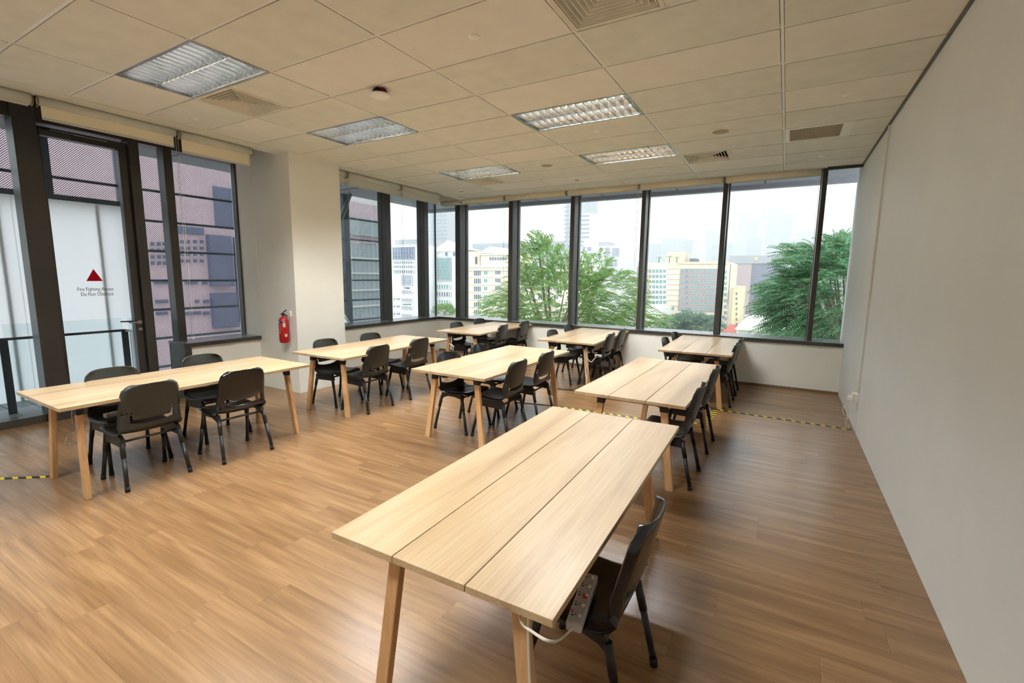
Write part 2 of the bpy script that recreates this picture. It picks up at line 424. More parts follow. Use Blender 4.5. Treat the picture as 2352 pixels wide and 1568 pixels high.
# glazed balcony door
d1 = struct('door_1')
frame_box('stile', (-7.2, 1.988, .09), (-7.11, 2.03, 3.24), d1)
frame_box('stile', (-7.2, 2.715, .09), (-7.11, 2.80, 3.24), d1)
frame_box('jamb', (-7.25, 2.805, .0), (-7.06, 2.91, 3.45), d1)
frame_box('bottom_rail', (-7.2, 2.03, .09), (-7.11, 2.715, .20), d1)
frame_box('top_rail', (-7.2, 2.03, 3.15), (-7.11, 2.715, 3.24), d1)
dp = boxobj('pane', (-7.17, 2.025, .19), (-7.158, 2.72, 3.16), M['glass'], d1)
cl = boxobj('door_closer', (-7.11, 2.0, 3.135), (-7.04, 2.30, 3.20), M['frame'], d1, .006)
boxobj('closer_arm', (-7.09, 2.1, 3.205), (-7.07, 2.6, 3.215), M['alu'], d1)
hb = B()
lathe(hb, [(.026, 0), (.026, .008), (.022, .010)], (-7.11, 2.765, 1.055), 20, 0); tube(hb, [(-7.105, 2.765, 1.055), (-7.055, 2.765, 1.055), (-7.05, 2.75, 1.055), (-7.05, 2.63, 1.058)], .009, 10)
obj('door_handle', hb, M['alu'], d1)
hb = B(); lathe(hb, [(.020, 0), (.020, .008)], (-7.11, 2.765, .965), 20, 0); box(hb, (-7.103, 2.760, .945), (-7.100, 2.770, .968)); obj('lock_plate', hb, M['alu'], d1)
hb = B(); tube(hb, [(-7.2, 2.765, 1.055), (-7.26, 2.765, 1.055), (-7.262, 2.75, 1.055), (-7.262, 2.62, 1.06)], .009, 10); obj('outer_handle', hb, M['steel'], d1)
# decal on the door glass
tb = B(); zt = 1.642; yc = 2.37
v = [tb.verts.new((-7.155, yc - .078, zt - .068)), tb.verts.new((-7.155, yc + .078, zt - .068)), tb.verts.new((-7.155, yc, zt + .075))]
tb.faces.new(v)
o = obj('warning_triangle', tb, M['redfilm'], dp)
def text(s, size, loc, rot, m, parent, name='lettering', sx=1.0, ext=.0006):
    cu = bpy.data.curves.new(name, 'FONT'); cu.body = s; cu.size = size; cu.align_x = 'CENTER'; cu.extrude = ext
    cu.resolution_u = 3
    to = bpy.data.objects.new(name, cu); COL.objects.link(to)
    dg = bpy.context.evaluated_depsgraph_get(); me = bpy.data.meshes.new_from_object(to.evaluated_get(dg))
    bpy.data.objects.remove(to); me.materials.clear(); me.materials.append(m)
    o = bpy.data.objects.new(name, me); COL.objects.link(o); o.location = loc; o.rotation_euler = rot; o.scale = (sx, 1, 1)
    if parent: o.parent = parent
    return o
text('Fire Fighting Access', .060, (-7.154, 2.372, 1.459), (R(90), 0, R(90)), M['maroon'], dp, sx=.72)
text('Do Not Obstruct', .060, (-7.154, 2.382, 1.400), (R(90), 0, R(90)), M['maroon'], dp, sx=.72)

# ------------------------------------------------------------------ ceiling lights
lf = None
def make_light(x0, y0, label):
    """recessed twin-row louvre luminaire, 1.19 x 0.59"""
    t = thing('ceiling_light', label, 'ceiling light', (x0, y0, H), 0, 'recessed louvre ceiling lights')
    L, W, D = TX, TY, .13
    b = B()
    for lo, hi in (((0.004, .004, -.003), (L - .004, .022, D)), ((.004, W - .022, -.003), (L - .004, W - .004, D)), ((.004, .022, -.003), (.022, W - .022, D)), ((L - .022, .022, -.003), (L - .004, W - .022, D)), ((.004, .004, D), (L - .004, W - .004, D + .01))):
        box(b, lo, hi)
    obj('housing', b, M['housing'], t)
    # two louvre rows; between them a centre reflector
    for r_ in (0, 1):
        ya = .03 + r_ * .27; yb = ya + .264
        # side reflectors, curved mirror sheets
        for sgn, yy in ((1, ya), (-1, yb)):
            rb = B(); prev = None
            for q in range(6):
                a = q / 5; yy_ = yy + sgn * (.058 * a ** 1.8); zz = .005 + .068 * a
                cur = (rb.verts.new((.024, yy_, zz)), rb.verts.new((L - .024, yy_, zz)))
                if prev: f = rb.faces.new((prev[0], prev[1], cur[1], cur[0])); f.smooth = True
                prev = cur
            obj('reflector', rb, M['chrome'], t, False)
        for k in range(15):
            x = .05 + k * (L - .1) / 14
            fb = B(); # louvre blade, V shaped parabolic section
            pf = [(-.004, .004), (.004, .004), (.011, .05), (-.011, .05)]
            fa = [fb.verts.new((x + px, ya + .006, .002 + pz)) for px, pz in pf]
            fc = [fb.verts.new((x + px, yb - .006, .002 + pz)) for px, pz in pf]
            for q in range(4): fb.faces.new((fa[q], fa[(q + 1) % 4], fc[(q + 1) % 4], fc[q]))
            obj('louvre_blade', fb, M['chrome'], t)
        tb_ = B(); tube(tb_, [(.05, (ya + yb) / 2, .088), (L - .05, (ya + yb) / 2, .088)], .014, 10)
        obj('fluorescent_tube', tb_, M['tube'], t)
    return t
LN = {(0, 0): 'louvre ceiling light nearest the door wall and closest to the camera',
      (0, 3): 'louvre ceiling light between the smoke detector and the white column',
      (2, 4): 'large bright louvre ceiling light in the middle of the ceiling',
      (2, 7): 'louvre ceiling light beside the square vent near the back windows',
      (0, 7): 'small distant louvre ceiling light near the far corner camera dome'}
firstl = None
for c, lab in LN.items():
    x0, y0 = GX + TX * c[0], GY + TY * c[1]
    if firstl is None:
        firstl = make_light(x0, y0, lab); index(firstl)
    else: dup(firstl, (x0, y0, H), 0, lab)
for c, lab in (((2, -2), 'unseen louvre ceiling light added overhead, above the camera side of the nearest table'), ((0, -4), 'unseen louvre ceiling light added behind the viewpoint, on the window side'), ((2, -5), 'unseen louvre ceiling light added behind the viewpoint, close to the rear wall')):
    dup(firstl, (GX + TX * c[0], GY + TY * c[1], H), 0, lab)  # unseen fixtures, added outside the frame to contribute light to the room

# square 4-way diffusers
def make_vent(x0, y0, label):
    t = thing('ceiling_vent', label, 'vent', (x0, y0, H), 0, 'square ceiling air vents'); W = .594; c = W / 2
    b = B()
    for s in range(4):
        rot = Matrix.Translation((c, c, 0)) @ Matrix.Rotation(R(90 * s), 4, 'Z') @ Matrix.Translation((-c, -c, 0))
        vs = box(b, (.006, .006, -.004), (W - .034, .034, .006)); bmesh.ops.transform(b, matrix=rot, verts=vs)
    box(b, (W - .006, 0, .0005), (W + .018, W, .01))
    obj('rim', b, M['vent'], t)
    boxobj('duct', (.03, .03, .11), (W - .03, W - .03, .12), M['gapdark'], t)
    for k in range(7):
        b = B(); o0 = .040 + k * .036; 
        ring = []
        for off, z in ((o0, .012), (o0, -.002), (o0 + .005, -.002), (o0 + .024, .032), (o0 + .021, .035)):
            ring.append([b.verts.new(p) for p in ((off, off, z), (W - off, off, z), (W - off, W - off, z), (off, W - off, z))])
        for q in range(5):
            for e in range(4):
                b.faces.new((ring[q][e], ring[q][(e + 1) % 4], ring[(q + 1) % 5][(e + 1) % 4], ring[(q + 1) % 5][e]))
        obj('louvre', b, M['vent'], t)
    return t
v1 = make_vent(GX, GY + TY, 'square beige ceiling vent beside the light nearest the door wall'); index(v1)
dup(v1, (GX + 3 * TX, GY + TY, H), 0, 'large square beige ceiling vent cut off by the top edge, right above the near table')
dup(v1, (GX, GY + 8 * TY, H), 0, 'small distant square ceiling vent next to the far light near the corner')
dup(v1, (GX + 3 * TX, GY + 8 * TY, H), 0, 'square ceiling vent next to the light close to the back windows')
# return grille
t = thing('return_air_grille', 'rectangular grey egg-crate air grille in the ceiling near the white partition wall', 'vent', (GX + 4 * TX, GY + 7 * TY, H))
b = B(); W = .594; LW = .62
for lo, hi in (((.012, .012, -.004), (LW + .012, .05, .01)), ((.012, W - .05, -.004), (LW + .012, W - .012, .01)), ((.012, .05, -.004), (.055, W - .05, .01)), ((LW - .085, .05, -.004), (LW + .012, W - .05, .01))): box(b, lo, hi)
obj('rim', b, M['white'], t)
b = B(); 
for k in range(28): box(b, (.06 + k * .0172, .05, -.001), (.0625 + k * .0172, W - .05, .02))
for k in range(28): box(b, (.055, .055 + k * .0175, .0), (LW - .085, .0575 + k * .0175, .02))
obj('grille', b, mat('grille_grey', (196, 188, 164), .6), t)['kind'] = 'stuff'
boxobj('duct', (.05, .05, .05), (LW - .08, W - .05, .06), mat('duct_grey', (120, 112, 96), .8), t)

# round ceiling plates, speakers, smoke detector, sprinklers, dome camera
def disc(name, x, y, r, label, cat, m, h=.010, group=None):
    t = thing(name, label, cat, (x, y, H), 0, group)
    b = B(); lathe(b, [(r, 0), (r, -h * .5), (r * .86, -h), (r * .3, -h * 1.05)], n=28); obj('rim' if name == 'ceiling_speaker' else 'cover', b, M['white'] if name != 'ceiling_speaker' else M['blind'], t)
    b = B(); lathe(b, [(r * .82, -h * 1.06), (r * .8, -h * 1.2), (r * .2, -h * 1.25)], n=24); obj('grille' if name == 'ceiling_speaker' else 'cap', b, m, t)
    return t
disc('sprinkler_cover', -1.95, 2.81, .042, 'round white sprinkler cover plate on the ceiling right of the smoke detector', 'sprinkler cover', M['white'], .008, 'round white ceiling plates')
disc('sprinkler_cover', -5.518, 2.802, .042, 'round white sprinkler cover plate near the blinds above the balcony door', 'sprinkler cover', M['white'], .008, 'round white ceiling plates')
disc('sprinkler_cover', .322, 5.19, .045, 'round white sprinkler cover plate near the right partition, in front of the grille', 'sprinkler cover', M['white'], .008, 'round white ceiling plates')
disc('sprinkler_cover', -1.944, 5.161, .042, 'round white sprinkler cover plate just behind the bright middle ceiling light', 'sprinkler cover', M['white'], .008, 'round white ceiling plates')
disc('sprinkler_cover', -5.534, 5.166, .042, 'round white sprinkler cover plate above the corner of the white column', 'sprinkler cover', M['white'], .008, 'round white ceiling plates')
disc('sprinkler_cover', .266, 7.515, .042, 'small far sprinkler cover plate between the grille and the back windows', 'sprinkler cover', M['white'], .012, 'round white ceiling plates')
disc('sprinkler_cover', -1.95, 7.551, .04, 'small far sprinkler cover plate left of the vent near the back windows', 'sprinkler cover', M['white'], .008, 'round white ceiling plates')
disc('sprinkler_cover', -3.14, 7.503, .04, 'small grey sprinkler plate in the middle of the ceiling by the back windows', 'sprinkler cover', M['sillgrey'], .012, 'round white ceiling plates')
disc('sprinkler_cover', -5.498, 7.497, .04, 'small grey sprinkler plate close to the far corner dome camera', 'sprinkler cover', M['sillgrey'], .012, 'round white ceiling plates')
disc('ceiling_speaker', -.754, 5.807, .105, 'round beige ceiling speaker to the right of the far right light', 'speaker', M['speaker'], .008)
disc('ceiling_speaker', -3.138, 6.364, .10, 'round beige ceiling speaker between the two far louvre lights', 'speaker', M['speaker'], .008)
t = thing('smoke_detector', 'round white smoke detector hanging from a black base with exposed wires', 'smoke detector', (-3.20, 3.17, H))
b = B(); lathe(b, [(.052, 0), (.062, -.02), (.075, -.045)], n=24); obj('base', b, M['rubber'], t)
b = B(); lathe(b, [(.083, -.043), (.086, -.05), (.083, -.058), (.06, -.068), (.01, -.072)], n=32); obj('cover', b, M['white'], t)
for q, mm in ((0, 'red'), (1, 'cableblk'), (2, 'red')):
    b = B(); tube(b, smooth_path([(.02, -.05 + .02 * q, -.003), (.06, -.065 + .02 * q, -.018), (.075, -.03 + .02 * q, -.035)]), .003, 6); obj('wire', b, M[mm], t)
pp = hit(1060, 455, 1, 8.15)
t = thing('dome_camera', 'small white dome security camera in the far window corner under the ceiling', 'camera', (pp.x, 8.12, H))
b = B(); lathe(b, [(.062, 0), (.062, -.03), (.055, -.04)], n=24); obj('base', b, M['white'], t)
b = B(); lathe(b, [(.052, -.038), (.05, -.06), (.04, -.085), (.02, -.1), (.003, -.104)], n=24); obj('shell', b, M['greyplastic'], t)
b = B(); lathe(b, [(.02, -.06), (.026, -.085), (.022, -.105), (.004, -.112)], n=16); obj('lens', b, M['rubber'], t)

# ------------------------------------------------------------------ roller blinds
def blind(axis, a0, a1, pos, ztop, drop, label, group, rtube=.045, fab='blind', dirn=1, chain=None, tubem='blindtube', brk=True):
    """axis 'x' or 'y' along the rail, pos the other coordinate"""
    def P(a, o, z): return (a, pos + o, z) if axis == 'x' else (pos + o, a, z)
    t = thing('roller_blind', label, 'blind', P((a0 + a1) / 2, 0, ztop), 0, group); off = Vector(P((a0 + a1) / 2, 0, ztop))
    def rel(p): return tuple(Vector(p) - off)
    zt_ = ztop - rtube - .006
    b = B(); tube(b, [rel(P(a0 + .012, 0, zt_)), rel(P(a1 - .012, 0, zt_))], rtube, 18); obj('rolled_fabric', b, M[tubem], t)
    b = B(); lo = rel(P(a0, -.03, ztop - .004)); hi = rel(P(a1, .03, ztop + .004)); box(b, [min(x) for x in zip(lo, hi)], [max(x) for x in zip(lo, hi)]); obj('head_rail', b, M['frame'], t)
    if drop > .02:
        b = B(); lo = rel(P(a0 + .03, -.0 - .001, zt_ - rtube - drop)); hi = rel(P(a1 - .03, .001, zt_)); box(b, [min(x) for x in zip(lo, hi)], [max(x) for x in zip(lo, hi)]); obj('fabric', b, M[fab], t)
        zb = zt_ - rtube - drop
    else: zb = zt_ - rtube * .9
    b = B(); lo = rel(P(a0 + .03, -.008, zb - .02)); hi = rel(P(a1 - .03, .008, zb)); box(b, [min(x) for x in zip(lo, hi)], [max(x) for x in zip(lo, hi)]); bevel(b, .003); obj('bottom_bar', b, M['blindbar'], t)
    if brk:
        for a in (a0 + .002, a1 - .008):
            b = B(); q = [rel(P(a, -.01, ztop)), rel(P(a, .05 * dirn, ztop - .04)), rel(P(a, .055 * dirn, ztop - .09)), rel(P(a, .0, ztop - .11))]
            tube(b, smooth_path(q), .005, 6); obj('bracket', b, M['brass'], t)
    if chain:
        for s in (-.012, .012):
            b = B(); pts = [rel(P(chain[0] + s, .02 * dirn, zt_)), rel(P(chain[0] + s, .02 * dirn, chain[1] + .02))]
            tube(b, pts, .0022, 5); obj('chain', b, M['cable'], t)
        b = B(); pts = [rel(P(chain[0] + .012 * math.cos(a), .02 * dirn, chain[1] + .02 + .02 * math.sin(a))) for a in [math.pi + math.pi * k / 8 for k in range(9)]]
        tube(b, pts, .0022, 5); obj('chain', b, M['cable'], t)
    return t
gL = 'roller blinds above the balcony door wall'; gB = 'roller blinds above the back windows'
blind('y', -1.4, 1.72, -6.13, 3.30, .02, 'rolled-up cream roller blind at the far left edge, above the left glass pane', gL, .05)
blind('y', 1.745, 2.905, -6.13, 3.30, .10, 'cream roller blind slightly lowered above the balcony door', gL, .042, chain=(2.90, .9))
blind('y', 2.925, 3.78, -6.13, 3.30, .13, 'cream roller blind slightly lowered above the sill window left of the column', gL, .045, chain=(3.74, 1.35))
gU = 'grey upper roller blinds right of the column'; gF = 'cream lower roller blinds right of the column'
for a0, a1, lab in ((4.98, 5.28, 'short grey upper roller blind touching the white column'), (5.30, 6.48, 'long grey upper roller blind right of the column, middle of its row'), (6.50, 7.62, 'grey upper roller blind nearest the far window corner')):
    blind('y', a0, a1, -6.13, 3.30, .10, lab, gU, .045, fab='blindtube', chain=(a0 + .03, 1.3) if a0 > 5 else None)
for a0, a1, lab in ((4.98, 5.75, 'cream lower roller blind at the window, next to the column'), (5.77, 7.1, 'cream lower roller blind at the window, over the first dark mullion'), (7.12, 8.24, 'cream lower roller blind at the window, ending in the far corner')):
    blind('y', a0, a1, -6.85, 3.42, .0, lab, gF, .06, tubem='blind')
bx = [-6.70, -5.06, -3.70, -2.33, -.98, .335]
bl = ['cream roller blind of the back windows, in the far left corner by the dome camera', 'cream roller blind of the back windows, second from the far corner', 'cream roller blind of the back windows, above the middle of the big tree',
      'cream roller blind of the back windows, above the hotel with the grey panel', 'cream roller blind of the back windows, rightmost, above the hazy towers']
for k in range(5):
    blind('x', bx[k] + .008, bx[k + 1] - .008, 8.40, 3.315, .0, bl[k], gB, .052, tubem='blind', dirn=-1, chain=(bx[k + 1] - .02, 1.25) if k in (0, 2, 4) else None)

# ------------------------------------------------------------------ tables
def make_table(loc, th, label):
    t = thing('table', label, 'table', loc, th, 'long ash-topped tables on splayed legs')
    for k in range(3):
        x0 = -.45 + k * .3013
        b = B(); box(b, (x0, -1.0, .714), (x0 + .2973, 1.0, .74)); bevel(b, .0012); obj('tabletop_plank', b, M['ash'], t)
    for sy in (-1, 1):
        yb_ = sy * .842
        b = B()
        pf = [(-.325, .714), (.325, .714), (.285, .655), (.20, .672), (-.20, .672), (-.285, .655)]
        fa = [b.verts.new((x, yb_ - .02, z)) for x, z in pf]; fb_ = [b.verts.new((x, yb_ + .02, z)) for x, z in pf]
        b.faces.new(fa); b.faces.new(fb_[::-1])
        for q in range(6): b.faces.new((fa[q], fb_[q], fb_[(q + 1) % 6], fa[(q + 1) % 6]))
        obj('crossbeam', b, M['blackmetal'], t)
        for sx in (-1, 1):
            top = Vector((sx * .255, yb_, .712)); bot = Vector((sx * .345, sy * .872, 0)); mid = top.lerp(bot, .11)
            def leg(bb, p, q, wx, wy, wx2, wy2):
                vs = []
                for c_, a_, b2 in ((p, wx, wy), (q, wx2, wy2)):
                    vs.append([bb.verts.new((c_.x + i_ * a_ / 2, c_.y + j_ * b2 / 2, c_.z)) for i_, j_ in ((-1, -1), (1, -1), (1, 1), (-1, 1))])
                bb.faces.new(vs[0]); bb.faces.new(vs[1][::-1])
                for e in range(4): bb.faces.new((vs[0][e], vs[1][e], vs[1][(e + 1) % 4], vs[0][(e + 1) % 4]))
            b = B(); leg(b, mid, bot, .056, .036, .060, .036); bevel(b, .003); lg = obj('leg', b, M['ashedge'], t)
            b = B(); leg(b, top, mid + (bot - top) * .004, .066, .046, .064, .044); bevel(b, .004); obj('leg_socket', b, M['blackmetal'], lg)
            b = B(); q0 = bot.copy(); leg(b, q0 + Vector((0, 0, .004)), q0, .05, .03, .05, .03); obj('foot_pad', b, M['rubber'], lg)
    b = B(); box(b, (-.014, -.83, .694), (.014, .83, .713)); obj('underrail', b, M['blackmetal'], t)
    return t
TAB = [(-.9575, 2.0824, .0182, 'table with the power strip beside it, nearest the camera, with a single chair'),
       (-1.015, 4.5998, -.011, 'table right behind the nearest one, with two chairs only on its right side'),
       (-4.7486, 2.1524, -.0063, 'table in front of the balcony door, leftmost in the room'),
       (-2.8064, 4.5618, 0, 'table in the centre of the room, two chairs on each long side'),
       (-4.7598, 4.5598, .0268, 'table beside the white column and the fire extinguisher'),
       (-4.7744, 7.3274, .0283, 'table in the far left corner under the back windows'),
       (-2.7991, 7.3445, .0319, 'table against the middle of the back windows with cables down its leg'),
       (-.9784, 7.3589, .0146, 'table against the back windows, the one nearest the white partition wall')]
t0 = make_table((TAB[0][0], TAB[0][1], 0), TAB[0][2], TAB[0][3]); index(t0)
for x, y, th, lab in TAB[1:]:
    dup(t0, (x, y, 0), th, lab)

# ------------------------------------------------------------------ chairs
def shell_mesh(kind):
    """one-piece moulded shell, faces +X; kind A slot + square perforations, kind B bigger lens opening"""
    # profile points (x,z,halfwidth)
    prof = [(.228, .418, .185), (.222, .436, .200), (.200, .447, .213), (.15, .447, .221), (.09, .440, .225), (.03, .434, .226), (-.03, .431, .226), (-.08, .433, .225), (-.12, .439, .223), (-.152, .456, .221), (-.172, .480, .219)]
    zs0 = .480
    back = [(-.172, .480, .219), (-.186, .52, .217), (-.199, .56, .215), (-.211, .60, .213), (-.224, .65, .210), (-.236, .70, .207), (-.247, .745, .202), (-.256, .785, .191), (-.262, .81, .174), (-.265, .826, .148), (-.266, .832, .112)]
    def backat(z):
        for a, b_ in zip(back[:-1], back[1:]):
            if a[1] <= z <= b_[1] + 1e-9:
                f = (z - a[1]) / (b_[1] - a[1]); return a[0] + (b_[0] - a[0]) * f, a[2] + (b_[2] - a[2]) * f
        return back[-1][0], back[-1][2]
    NT = 32
    rows = []
    if kind == 'A':
        zb = lambda t: .497 + .022 * (abs(t) / .68) ** 2.2; ztp = lambda t: .540 + .002 * (abs(t) / .68) + (.050 * max(0, (abs(t) - .60) / .08)); tm = .68
    else:
        zb = lambda t: .492 + .030 * (abs(t) / .74) ** 2; ztp = lambda t: .545 + .034 * (abs(t) / .74) ** 3; tm = .74
    zlist = [('z', .488), ('b', 0), ('m', .5), ('t', 0)] + [('z', z) for z in (.592, .604, .616, .628, .640, .652, .664, .676, .70, .725, .75, .772, .79, .803, .813, .821, .827, .8305)]
    if kind == 'A': zlist = [('z', .488), ('b', 0), ('m', .5), ('t', 0)] + [('z', z) for z in (.586, .598, .61, .622, .634, .66, .70, .725, .75, .772, .79, .803, .813, .821, .827, .8305)]
    bm = B(); grid = []
    for x, z, hw in prof:
        row = []
        for k in range(NT + 1):
            t = -1 + 2 * k / NT
            dip = -.012 * (1 - t * t) * (1 if z < .45 else .6) ; lip = -.020 * max(0, (abs(t) - .90) / .10)
            row.append(bm.verts.new((x - .012 * (t * t) * (1 if x > .2 else 0), t * hw, z + dip + .006 * t * t + lip)))
        grid.append(row)
    for kz, vz in zlist:
        row = []
        for k in range(NT + 1):
            t = -1 + 2 * k / NT; tt = max(-tm, min(tm, t))
            if kz == 'z': z = vz
            elif kz == 'b': z = zb(tt)
            elif kz == 't': z = ztp(tt)
            else: z = .5 * (zb(tt) + ztp(tt))
            x, hw = backat(min(z, .832))
            curve = .030 * t * t * min(1, (z - .47) / .1)   # sides wrap forward
            roll = .024 * max(0, (abs(t) - .88) / .12)
            row.append(bm.verts.new((x + curve + roll, t * hw, z + (-.008 * t * t if z > .8 else 0))))
        grid.append(row)
    nr = len(grid); base = len(prof)
    for i in range(nr - 1):
        for k in range(NT):
            tc_ = -1 + 2 * (k + .5) / NT
            if i in (base + 1, base + 2) and abs(tc_) < tm: continue
            if kind == 'A':
                # 3 x 3 square holes each side
                if i in (base + 3 + 1 - 1, base + 3 + 2, base + 3 + 4) and k in (1, 3, 5, NT - 2, NT - 4, NT - 6): 
                    if i != base + 2: continue
            f = bm.faces.new((grid[i][k], grid[i][k + 1], grid[i + 1][k + 1], grid[i + 1][k])); f.smooth = True
    bmesh.ops.recalc_face_normals(bm, faces=bm.faces[:])
    me = bpy.data.meshes.new('shell'); bm.to_mesh(me); bm.free()
    o = bpy.data.objects.new('shell', me); COL.objects.link(o)
    md = o.modifiers.new('s', 'SOLIDIFY'); md.thickness = .010; md.offset = 0
    bv = o.modifiers.new('b', 'BEVEL'); bv.width = .0018; bv.segments = 1; bv.limit_method = 'ANGLE'; bv.angle_limit = R(50)
    dg = bpy.context.evaluated_depsgraph_get(); me2 = bpy.data.meshes.new_from_object(o.evaluated_get(dg))
    bpy.data.objects.remove(o)
    for p in me2.polygons: p.use_smooth = True
    return me2
def make_chair(kind, loc, rz, label, grp):
    t = thing('chair', label, 'chair', loc, rz, grp)
    me = shell_mesh(kind); me.materials.append(M['plastic'] if kind == 'A' else M['plasticgloss'])
    o = bpy.data.objects.new('seat_shell', me); COL.objects.link(o); o.parent = t
    for s in (-1, 1):
        y = s * .188; yf = s * .222
        # side bracket under the seat
        b = B(); pf = [(.135, .424), (.150, .405), (.165, .352), (.150, .345), (-.150, .335), (-.165, .345), (-.155, .40), (-.12, .424)]
        if kind == 'B': pf = [(.12, .424), (.14, .41), (.15, .362), (.125, .375), (.05, .392), (-.04, .392), (-.11, .37), (-.14, .345), (-.15, .36), (-.13, .424)]
        fa = [b.verts.new((x, y - .006 * s, z)) for x, z in pf]; fb_ = [b.verts.new((x, y + .022 * s, z)) for x, z in pf]
        b.faces.new(fa); b.faces.new(fb_[::-1]); n_ = len(pf)
        for q in range(n_): b.faces.new((fa[q], fb_[q], fb_[(q + 1) % n_], fa[(q + 1) % n_]))
        obj('side_bracket', b, M['chairmetal'], t)
        for sx in (-1, 1):
            top = Vector((sx * .135 if sx > 0 else -.14, s * .198, .385)); bot = Vector((sx * .215 if sx > 0 else -.225, yf, .012))
            b = B(); tube(b, [top, top.lerp(bot, .34)], .0175, 12); tube(b, [top.lerp(bot, .33), bot], .0150, 12); lg = obj('leg', b, M['chairmetal'], t)
            b = B(); d = (bot - top).normalized(); tube(b, [bot - d * .028, Vector((bot.x, bot.y, 0.0))], .0175, 12); obj('foot_cap', b, M['rubber'], lg)
    b = B(); tube(b, [(-.12, -.19, .372), (-.12, .19, .372)], .010, 8); obj('crossbar', b, M['chairmetal'], t)
    b = B(); tube(b, [(.12, -.19, .385), (.12, .19, .385)], .010, 8); obj('crossbar', b, M['chairmetal'], t)
    return t
def cy180(deg): return R(deg)
PR, PLf = 180, 0
GA = 'black plastic stacking chairs around the tables'
CH = [
 ('A', -4.505, 1.70, 180, 'chair at the leftmost table with its perforated back to the camera, nearest of four'),
 ('B', -4.415, 2.39, 178, 'glossy chair with a wide lens-shaped back opening, at the leftmost table'),
 ('A', -4.975, 1.77, 0, 'chair before the door glass at the leftmost table, grey power strip on its seat'),
 ('A', -5.065, 2.57, 0, 'chair behind the leftmost table, in front of the low wall beneath the sill window'),
 ('A', -5.045, 4.10, 2, 'chair behind the column-side table, right in front of the white column'),
 ('A', -5.065, 4.90, 0, 'chair behind the column-side table, in front of the low wall right of the column'),
 ('A', -4.515, 4.12, 183, 'chair on the camera side of the column-side table, the nearer of its two'),
 ('A', -4.54, 4.91, 182, 'chair on the camera side of the column-side table, the farther of its two'),
 ('B', -3.035, 4.16, -2, 'glossy chair with its whole seat showing, at the left side of the central table'),
 ('B', -3.075, 4.86, 0, 'chair half hidden behind the central table, the farther one on its left side'),
 ('A', -2.56, 4.18, 182, 'chair on the right side of the central table, the nearer of the two'),
 ('A', -2.565, 4.87, 182, 'chair on the right side of the central table, the farther of the two'),
 ('A', -5.025, 6.98, 2, 'nearer chair on the left side of the far corner table'),
 ('A', -5.115, 7.86, 0, 'chair in the far corner touching the back sill, left side of the corner table'),
 ('A', -4.545, 7.14, 186, 'nearer chair on the right side of the far corner table'),
 ('A', -4.565, 7.98, 182, 'chair against the back wall on the right side of the far corner table'),
 ('A', -3.02, 6.90, 2, 'nearer left chair at the middle window table'),
 ('A', -3.125, 7.82, 0, 'farther left chair at the middle window table, its back against the sill'),
 ('A', -2.525, 7.06, 182, 'nearer right chair at the middle window table, a white plug hanging at its seat'),
 ('A', -2.545, 7.74, 182, 'farther right chair at the middle window table'),
 ('A', -1.235, 6.98, 2, 'nearer left chair at the window table by the partition wall'),
 ('A', -1.255, 7.76, 0, 'farther left chair at the window table by the partition wall'),
 ('A', -0.735, 6.88, 180, 'nearer right chair at the window table by the partition wall'),
 ('A', -0.735, 7.60, 180, 'farther right chair at the window table by the partition wall'),
 ('A', -0.762, 4.035, 180, 'chair seen side-on at the second table, the nearer one'),
 ('A', -0.757, 4.945, 180, 'chair seen side-on at the second table, the farther one'),
 ('B', -0.595, 1.70, 180, 'glossy chair nearest the camera, seen from the side with a power strip on its seat'),
]
pro = {}
for kind, x, y, a, lab in CH:
    if kind not in pro:
        pro[kind] = make_chair(kind, (x, y, 0), R(a), lab, GA); index(pro[kind])
    else: dup(pro[kind], (x, y, 0), R(a), lab, GA)

# ------------------------------------------------------------------ fire extinguisher
t = thing('fire_extinguisher', 'red fire extinguisher hanging on the side of the white column', 'fire extinguisher', (-6.062, 4.05, .722))
b = B(); lathe(b, [(.045, 0), (.060, .012), (.064, .03), (.064, .31), (.058, .335), (.040, .355), (.020, .368), (.018, .385)], n=28); obj('cylinder', b, M['red'], t)
def band(z0, z1, a0, a1, r, m, nm):
    b = B(); n_ = 14; pr = None
    for k in range(n_ + 1):
        a = R(a0 + (a1 - a0) * k / n_); c_ = (b.verts.new((r * math.cos(a), r * math.sin(a), z0)), b.verts.new((r * math.cos(a), r * math.sin(a), z1)))
        if pr: b.faces.new((pr[0], c_[0], c_[1], pr[1])).smooth = True
        pr = c_
    return obj(nm, b, m, t)
lb = band(.275, .312, -180, -45, .0646, M['navy'], 'brand_label')
band(.225, .285, -42, -12, .0646, M['paper'], 'paper_tag'); band(.295, .315, -40, -18, .0648, M['greyplastic'], 'paper_tag'); band(.09, .13, -25, 5, .0646, M['paper'], 'paper_tag')
for zz in (.262, .235, .21, .185): band(zz, zz + .003, -120, -60, .0646, M['greyplastic'], 'print_line')
band(.14, .165, -95, -75, .0646, M['greyplastic'], 'symbol_print'); band(.145, .16, -90, -80, .0648, M['red'], 'symbol_print')
for q, ch in enumerate('MAX'):
    a = R(-112 + q * 13); text(ch, .026, (.0655 * math.cos(a), .0655 * math.sin(a), .285), (R(90), 0, a + R(90)), M['white'], lb)
b = B(); tube(b, [(0, 0, .38), (0, 0, .405)], .014, 12); box(b, (-.03, -.010, .395), (.03, .010, .412)); obj('valve', b, M['rubber'], t)
b = B(); tube(b, smooth_path([(-.03, 0, .405), (.03, 0, .44), (.075, 0, .465)]), .007, 8); obj('lever', b, M['rubber'], t)
b = B(); tube(b, smooth_path([(.0, 0, .402), (.05, 0, .395), (.09, 0, .378)]), .008, 8); obj('carry_handle', b, M['rubber'], t)
b = B(); tube(b, [(-.03, 0, .402), (-.055, 0, .398)], .009, 8); obj('nozzle', b, M['brass'], t)
